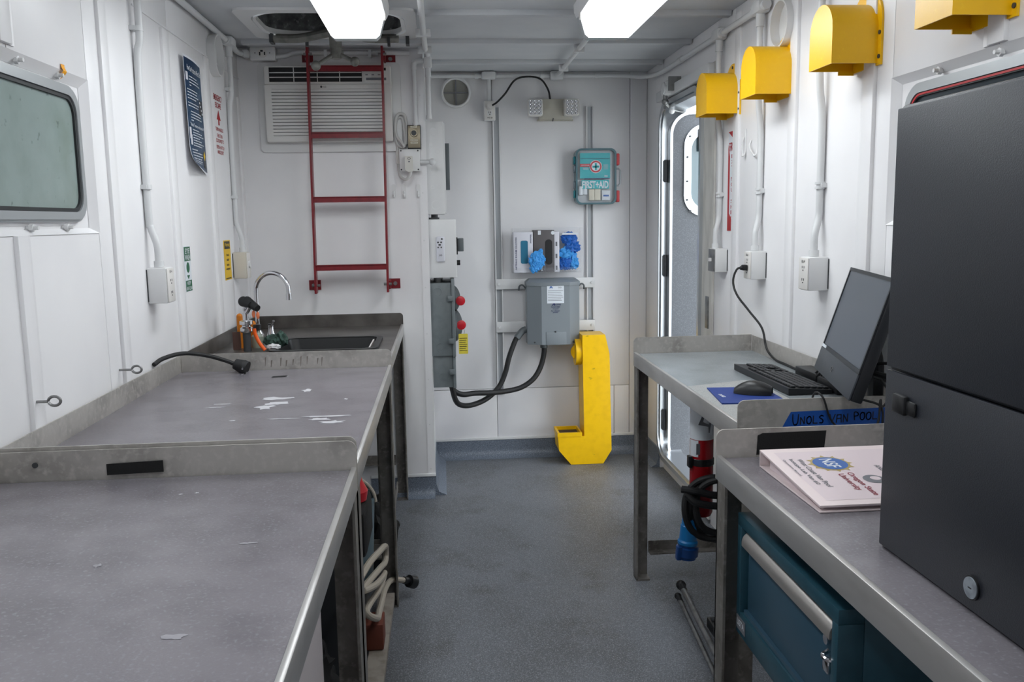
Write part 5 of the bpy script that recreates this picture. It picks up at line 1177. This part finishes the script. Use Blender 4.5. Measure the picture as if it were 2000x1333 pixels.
for xx in (bx0 + .03, bx0 + .10, bx1 - .05): MB().tube([(xx, by1 - .04, ZT + .006), (xx, by1 - .03, ZT + .024), (xx, by1 - .015, ZT + .026), (xx, by1 - .008, ZT + .01)], .0022, 8).build('ring', 'chrome', bi)
cs = (.023) / (by1 - by0); Rb = Vector((0, -1, -cs)).normalized(); Ub = Vector((1, 0, 0))
def onb(x, y, d=.0042): return Vector((x, y, cz(y) + d))
def bquad(x0, x1, y0, y1, d, mt, nm):
    m = MB(); v = [m.bm.verts.new(onb(*p, d)) for p in ((x0, y1), (x0, y0), (x1, y0), (x1, y1))]; m.bm.faces.new(v); return m.build(nm, mt, bi, recalc=False)
bquad(bx0 + .022, bx1 - .015, by0 + .022, by1 - .022, .0038, 'binder_paper', 'cover_sheet')
def bdisc(cx, cy, r, d, mt, nm, star=0):
    m = MB(); n = 48 if star else 28; vs = []
    for k in range(n):
        a = 2 * math.pi * k / n; q = r
        if star: q = r * (1.0 if k % 4 == 0 else .82)
        vs.append(m.bm.verts.new(onb(cx + q * math.cos(a), cy + q * math.sin(a), d)))
    m.bm.faces.new(vs); return m.build(nm, mt, bi, recalc=False)
bdisc(.775, 1.655, .047, .0043, 'nsf_gold', 'seal_rays', 1); bdisc(.775, 1.655, .0345, .0047, 'nsf_blue', 'seal_disc')
txt('NSF', onb(.775, 1.655, .0049), Rb, Ub, .028, 'print_white', bi, w=.05, ext=.0002)
for s_, x, y, h, w, mt in (('West Coast Van Pool', .722, 1.610, .011, .15, 'print_grey'), ('Isotope Lab Van #2', .704, 1.618, .011, .14, 'print_grey'), ('Operations Manual', .689, 1.64, .006, .09, 'print_grey'), ('Oregon State', .788, 1.545, .016, .115, 'maroon_print'), ('University', .768, 1.555, .016, .085, 'maroon_print'), ('AND', .862, 1.62, .011, .032, 'print_grey')):
    txt(s_, onb(x, y, .0044), Rb, Ub, h, mt, bi, w=w, ext=.0002)
bdisc(.822, 1.565, .021, .0043, 'print_grey', 'crest'); bdisc(.826, 1.568, .010, .0047, 'binder_paper', 'crest_mark')
# ---- black cabinet
bc = thing('equipment_cabinet', 'large black metal equipment cabinet standing on the nearest right bench', 'cabinet', (.95, .95, ZT))
CX0, CX1, CY0, CY1 = .694, 1.20, .56, 1.297
MB().box(CX0 + .004, CX1, CY0, CY1, ZT + .0005, 1.203, bev=.004).build('lower_body', 'black_enclosure', bc)
MB().box(CX0 + .004, CX1, CY0, CY1, 1.206, 1.611, bev=.006).build('upper_body', 'black_enclosure', bc)
MB().box(CX0 - .002, CX0 + .0035, CY0, CY1 - .002, 1.213, 1.606, bev=.002).build('upper_door', 'black_enclosure', bc)
lw_ = MB().box(CX0 - .002, CX0 + .0035, CY0, CY1 - .002, ZT + .004, 1.208, bev=.002).build('lower_door', 'black_enclosure', bc)
m = MB(); m.box(CX0 - .012, CX0 - .0022, 1.222, 1.258, 1.148, 1.178, bev=.004); m.box(CX0 - .008, CX0 - .0022, 1.200, 1.224, 1.150, 1.172, bev=.003); m.build('latch', 'black_plastic', lw_)
MB().cyl((CX0 - .0045, 1.046, .955), (CX0 - .001, 1.046, .955), .0165, 28).build('lock_rim', 'black_plastic', lw_)
lk = MB().cyl((CX0 - .0062, 1.046, .955), (CX0 - .0046, 1.046, .955), .0145, 28).build('lock', 'lock_metal', lw_)
bx('keyhole', 'black_plastic', lk, CX0 - .0068, CX0 - .006, 1.0425, 1.0495, .9543, .9557)
# ---- blue drawer cabinet hanging under the nearest right bench
bd = thing('drawer_cabinet', 'teal blue steel drawer cabinet hanging under the nearest right bench', 'drawer cabinet', (.86, 1.53, .5))
DX0, DX1, DY0, DY1, DZ0, DZ1 = .625, 1.10, 1.285, 1.765, .545, .815
m = MB(); m.box(DX0 + .045, DX1, DY0, DY1, DZ0, DZ1, bev=.002); m.build('body', 'blue_cabinet', bd)
m = MB(); m.box(DX0, DX0 + .0448, DY0, DY0 + .022, DZ0, DZ1 - .026, bev=.001); m.box(DX0, DX0 + .0448, DY1 - .022, DY1, DZ0, DZ1 - .026, bev=.001); m.box(DX0, DX0 + .0448, DY0, DY1, DZ1 - .026, DZ1, bev=.001); m.box(DX0, DX0 + .0448, DY0 + .0222, DY1 - .0222, DZ0, DZ0 + .052, bev=.001)
m.build('front_frame', 'blue_cabinet', bd)
df = bx('drawer', 'blue_cabinet_face', bd, DX0 + .012, DX0 + .0446, DY0 + .024, DY1 - .036, DZ0 + .054, DZ1 - .030, bev=.001)
bx('drawer_lip', 'blue_cabinet_face', df, DX0 + .004, DX0 + .0118, DY0 + .024, DY1 - .036, DZ0 + .054, DZ0 + .064)
m = MB(); P = [(DX0 + .012, DZ1 - .032)]
for k in range(7):
    a = math.radians(90 + k * 15); P.append((DX0 + .020 + .022 * math.cos(a), DZ1 - .056 + .022 * math.sin(a)))
P += [(DX0 - .002, DZ1 - .064), (DX0 + .012, DZ1 - .064)]
m.prism(P, 'y', DY0 + .026, DY1 - .030); m.build('pull_strip', 'handle_alu', df)
m = MB(); m.cyl((DX0 + .0118, 1.345, .735), (DX0 + .007, 1.345, .735), .009, 16); m.build('lock', 'chrome', df)
m = MB(); m.tube([(DX0 + .008, 1.332, .722), (DX0 - .004, 1.328, .716), (DX0 - .004, 1.312, .716), (DX0 + .006, 1.306, .716)], .004, 8); m.box(DX0 - .004, DX0 + .0118, 1.309, 1.330, .69, .714, bev=.002); m.build('hasp', 'chrome', df)
bg_ = bx('badge', 'print_grey', bd, DX0 - .0012, DX0 - .0002, DY1 - .058, DY1 - .006, DZ0 + .012, DZ0 + .042)
txt('LISTA', (DX0 - .0013, DY1 - .032, DZ0 + .029), (0, -1, 0), UZ, .014, 'print_white', bg_, w=.042)
for yy in (1.32, 1.70): bx('hanger', 'black_plastic', bd, .70, 1.08, yy, yy + .03, DZ1, ZT - .0305)
# ---- under the computer bench
fe = thing('fire_extinguisher', 'red fire extinguisher strapped under the computer bench', 'fire extinguisher', (.915, 2.98, .36))
MB().lathe([(.018, .0), (.036, .006), (.042, .02), (.042, .40), (.038, .425), (.02, .445), (.016, .455)], (.915, 2.98, .37), 'z', 26).build('cylinder', 'red_extinguisher', fe)
m = MB(); m.cyl((.915, 2.98, .82), (.915, 2.98, .84), .018, 14); m.box(.90, .93, 2.93, 3.0, .838, .852, bev=.003); m.build('valve', 'black_plastic', fe)
m = MB(); n = 20
for zz0, zz1 in ((.662, .80),):
    for k in range(n):
        a0 = math.radians(170 + 160 * k / n); a1 = math.radians(170 + 160 * (k + 1) / n); R_ = .0425
        q = [m.bm.verts.new((.915 + R_ * math.cos(a), 2.98 + R_ * math.sin(a), z)) for a, z in ((a0, zz0), (a1, zz0), (a1, zz1), (a0, zz1))]; m.bm.faces.new(q)
for k in range(6):
    a0 = math.radians(182 + 55 * k / 6); a1 = math.radians(182 + 55 * (k + 1) / 6); R_ = .0427
    q = [m.bm.verts.new((.915 + R_ * math.cos(a), 2.98 + R_ * math.sin(a), z)) for a, z in ((a0, .60), (a1, .60), (a1, .660), (a0, .660))]; m.bm.faces.new(q)
lbq = m.build('label', 'print_white', fe, recalc=False)
txt('INSTRUCTIONS', (.910, 2.9368, .786), (1, -.1, 0), UZ, .010, 'print_black', lbq, w=.05)
m = MB(); m.prism([(.888, .72), (.905, .76), (.912, .755), (.905, .73), (.925, .72), (.935, .737), (.938, .735), (.932, .71), (.930, .69), (.926, .69), (.925, .712)], 'y', 2.9355, 2.9362); m.build('pictogram', 'print_grey', lbq)
bx('text_line', 'print_grey', lbq, .884, .898, 2.942, 2.9425, .61, .65)
bd2 = MB(); bd2.lathe([(.0425, 0), (.0445, .002), (.0445, .024), (.0425, .026)], (.915, 2.98, .565), 'z', 26); bd2.box(.862, .876, 2.955, 2.985, .558, .60, bev=.003); bd2.build('strap', 'black_plastic', fe)
bx('bracket', 'dark_grey', fe, .905, .925, 3.0225, 3.03, .40, ZT - .031)
# coil with blue connector
cc = thing('cable_connector', 'heavy black cable coil ending in a large blue connector under the computer bench', 'cable', (.9, 2.93, .2))
for k, (dx, r, dy, dz) in enumerate(((.03, .115, 0, 0), (.05, .10, -.02, .012), (.07, .12, .02, -.01))):
    P = [(.905 + dx + r * math.cos(2 * math.pi * q / 20) * .9, 2.90 + dy + .01 * math.sin(q), .425 + dz + r * math.sin(2 * math.pi * q / 20)) for q in range(21)]
    MB().tube(P, .012, 10, n=3).build('cable_loop', 'black_rubber', cc)
MB().tube([(.815, 2.88, .506), (.86, 2.86, .502), (.93, 2.86, .485), (1.0, 2.88, .48)], .013, 10).build('cable_wrap', 'black_rubber', cc)
MB().tube([(.83, 2.87, .49), (.86, 2.85, .465), (.93, 2.85, .45), (1.0, 2.87, .445)], .013, 10).build('cable_wrap', 'black_rubber', cc)
m = MB(); m.tube([(.868, 2.88, .50), (.858, 2.90, .45), (.852, 2.92, .385)], lambda t: .013 + .007 * t, 12); m.build('boot', 'black_rubber', cc)
XC = Matrix.Translation((.848, 2.925, .235)) @ Matrix.Rotation(math.radians(4), 4, 'Y')
m = MB(); m.lathe([(.022, .15), (.026, .146), (.027, .125), (.030, .122), (.031, .07), (.036, .064), (.036, .055)], (0, 0, 0), 'z', 22); m.build('connector_body', 'blue_plug', cc, xf=XC)
m = MB(); m.lathe([(.034, .0545), (.033, .045), (.040, .042), (.040, .012), (.033, .006), (.033, 0)], (0, 0, 0), 'z', 22); m.box(-.044, -.026, -.03, -.005, .0, .05, bev=.004); m.build('lock_ring', 'blue_plug_dark', cc, xf=XC)
# folded tripod on the floor
tp = thing('folded_tripod', 'folded tripod with grey tube legs lying on the floor under the right bench', 'tripod', (.86, 2.7, 0))
for (a, b, r, rf) in (((.885, 3.12, .045), (.838, 2.40, .045), .011, .019), ((.862, 3.08, .02), (.815, 2.40, .02), .008, .013)):
    MB().cyl(a, b, r, 14).build('leg_tube', 'dull_metal', tp)
    m = MB(); m.sph(a, rf, (1, 1.2, 1)); m.cyl(a, (a[0] - .002, a[1] - .05, a[2]), rf * .8, 12, r + .001); m.build('foot', 'black_rubber', tp)
m = MB(); m.box(.905, 1.02, 2.66, 2.86, .002, .04, bev=.004); tg_ = m.build('tripod_head', 'black_plastic', tp)
for k in range(5): MB().cyl((.912, 2.68 + k * .038, .042), (1.015, 2.68 + k * .038, .042), .008, 8).build('ridge', 'dark_grey', tp)
MB().cyl((.835, 2.38, .045), (.95, 2.68, .02), .010, 10).build('leg_tube', 'dark_grey', tp)
# ---- under the nearest right bench
kb2 = thing('storage_crate', 'dark brown plywood crate under the nearest right bench', 'crate', (.95, 1.6, 0))
bx('box', 'brown_ply_and_shade', kb2, .74, 1.2, 1.42, 1.80, .002, .42, bev=.003); bx('lid', 'brown_ply_and_shade', kb2, .73, 1.21, 1.41, 1.81, .4205, .435, bev=.003)
kb3 = thing('black_case', 'black plastic case with printed strip under the teal drawer cabinet', 'case', (.9, 1.2, 0))
bx('body', 'black_plastic', kb3, .70, 1.2, .98, 1.395, .002, .34, bev=.01); bx('lid', 'black_plastic', kb3, .695, 1.205, .975, 1.40, .3405, .37, bev=.006)
bx('label_strip', 'print_grey', kb3, .693, .6945, 1.10, 1.36, .345, .365)
# ---- under the left benches
wc = thing('under_bench_cabinet', 'white cupboard with blue latch under the nearest left bench', 'cupboard', (-.6, 1.1, 0))
bx('body', 'under_panel', wc, -.95, -.275, .52, 1.70, .075, .85, bev=.003); bx('door', 'under_panel', wc, -.2745, -.262, .54, 1.69, .085, .845, bev=.002)
bx('latch', 'blue_cabinet', wc, -.2615, -.245, 1.30, 1.33, .50, .60, bev=.004)
bx('plinth', 'dark_grey', wc, -.93, -.29, .54, 1.68, .0005, .0748)
bk_ = thing('plastic_bucket', 'blue-grey plastic bucket with pale bail under the second left bench', 'bucket', (-.50, 2.95, 0))
MB().lathe([(.10, .0), (.115, .30), (.12, .30), (.12, .315), (.113, .315), (.096, .01), (.0005, .01)], (-.367, 2.92, .20), 'z', 28).build('pail', 'bucket_grey', bk_)
MB().tube([(-.367 + .12 * math.cos(a), 2.92 - .02, .50 + .10 * math.sin(a)) for a in [math.pi * k / 10 for k in range(11)]], .006, 8).build('bail', 'hose_white', bk_)
bx('stand', 'dark_grey', bk_, -.45, -.29, 2.84, 3.0, .0005, .1995, bev=.004)
rj = thing('red_funnel', 'red plastic cap lying on a black pouch under the second left bench', 'cap', (-.4, 2.7, .5))
MB().lathe([(.035, 0), (.04, .03), (.025, .06), (.02, .09)], (-.285, 2.62, .60), 'z', 18).build('cap', 'red_bright', rj)
MB().box(-.44, -.245, 2.50, 2.75, .45, .598, bev=.02).build('pouch', 'black_matte', rj)
bx('shelf_bracket', 'dark_grey', rj, -.43, -.295, 2.52, 2.73, .0005, .4495)
bb = MB(); bb.blob((-.42, 2.30, .155), .12, .25, (.8, 1.1, 1.2), 21, 4)
tag(bb.build('black_bag', 'black_matte'), 'crumpled black bag slumped under the second left bench', 'bag')
b3 = MB(); b3.blob((-.33, 3.55, .16), .16, .28, (.7, 1.0, 1.0), 25, 4); tag(b3.build('black_bag', 'black_matte'), 'crumpled black bag on the floor under the sink bench', 'bag')
wh = thing('white_hose', 'off-white hose coiled under the left benches, black tap end poking out', 'hose', (-.3, 2.9, .1))
MB().tube([(-.27, 2.30, .44), (-.245, 2.55, .42), (-.228, 2.75, .38), (-.226, 2.95, .32), (-.232, 3.08, .26), (-.234, 3.06, .22), (-.234, 2.8, .30), (-.262, 2.5, .36), (-.235, 2.62, .32), (-.228, 2.85, .25), (-.234, 3.0, .2), (-.234, 2.78, .24), (-.258, 2.55, .27), (-.232, 2.60, .22), (-.236, 2.74, .175), (-.236, 2.86, .155), (-.236, 3.02, .13), (-.22, 3.16, .105), (-.170, 3.22, .075)], .0108, 10).build('hose', 'hose_white', wh)
m = MB(); m.cyl((-.178, 3.21, .081), (-.158, 3.235, .066), .014, 12); m.cyl((-.160, 3.232, .067), (-.140, 3.252, .053), .024, 14, .026); m.build('tap_end', 'black_plastic', wh)
tag(MB().box(-.31, -.222, 2.70, 2.80, .062, .15, bev=.004).build('wood_block', 'wood_red'), 'reddish brown wood block resting on the bench floor rail', 'block')
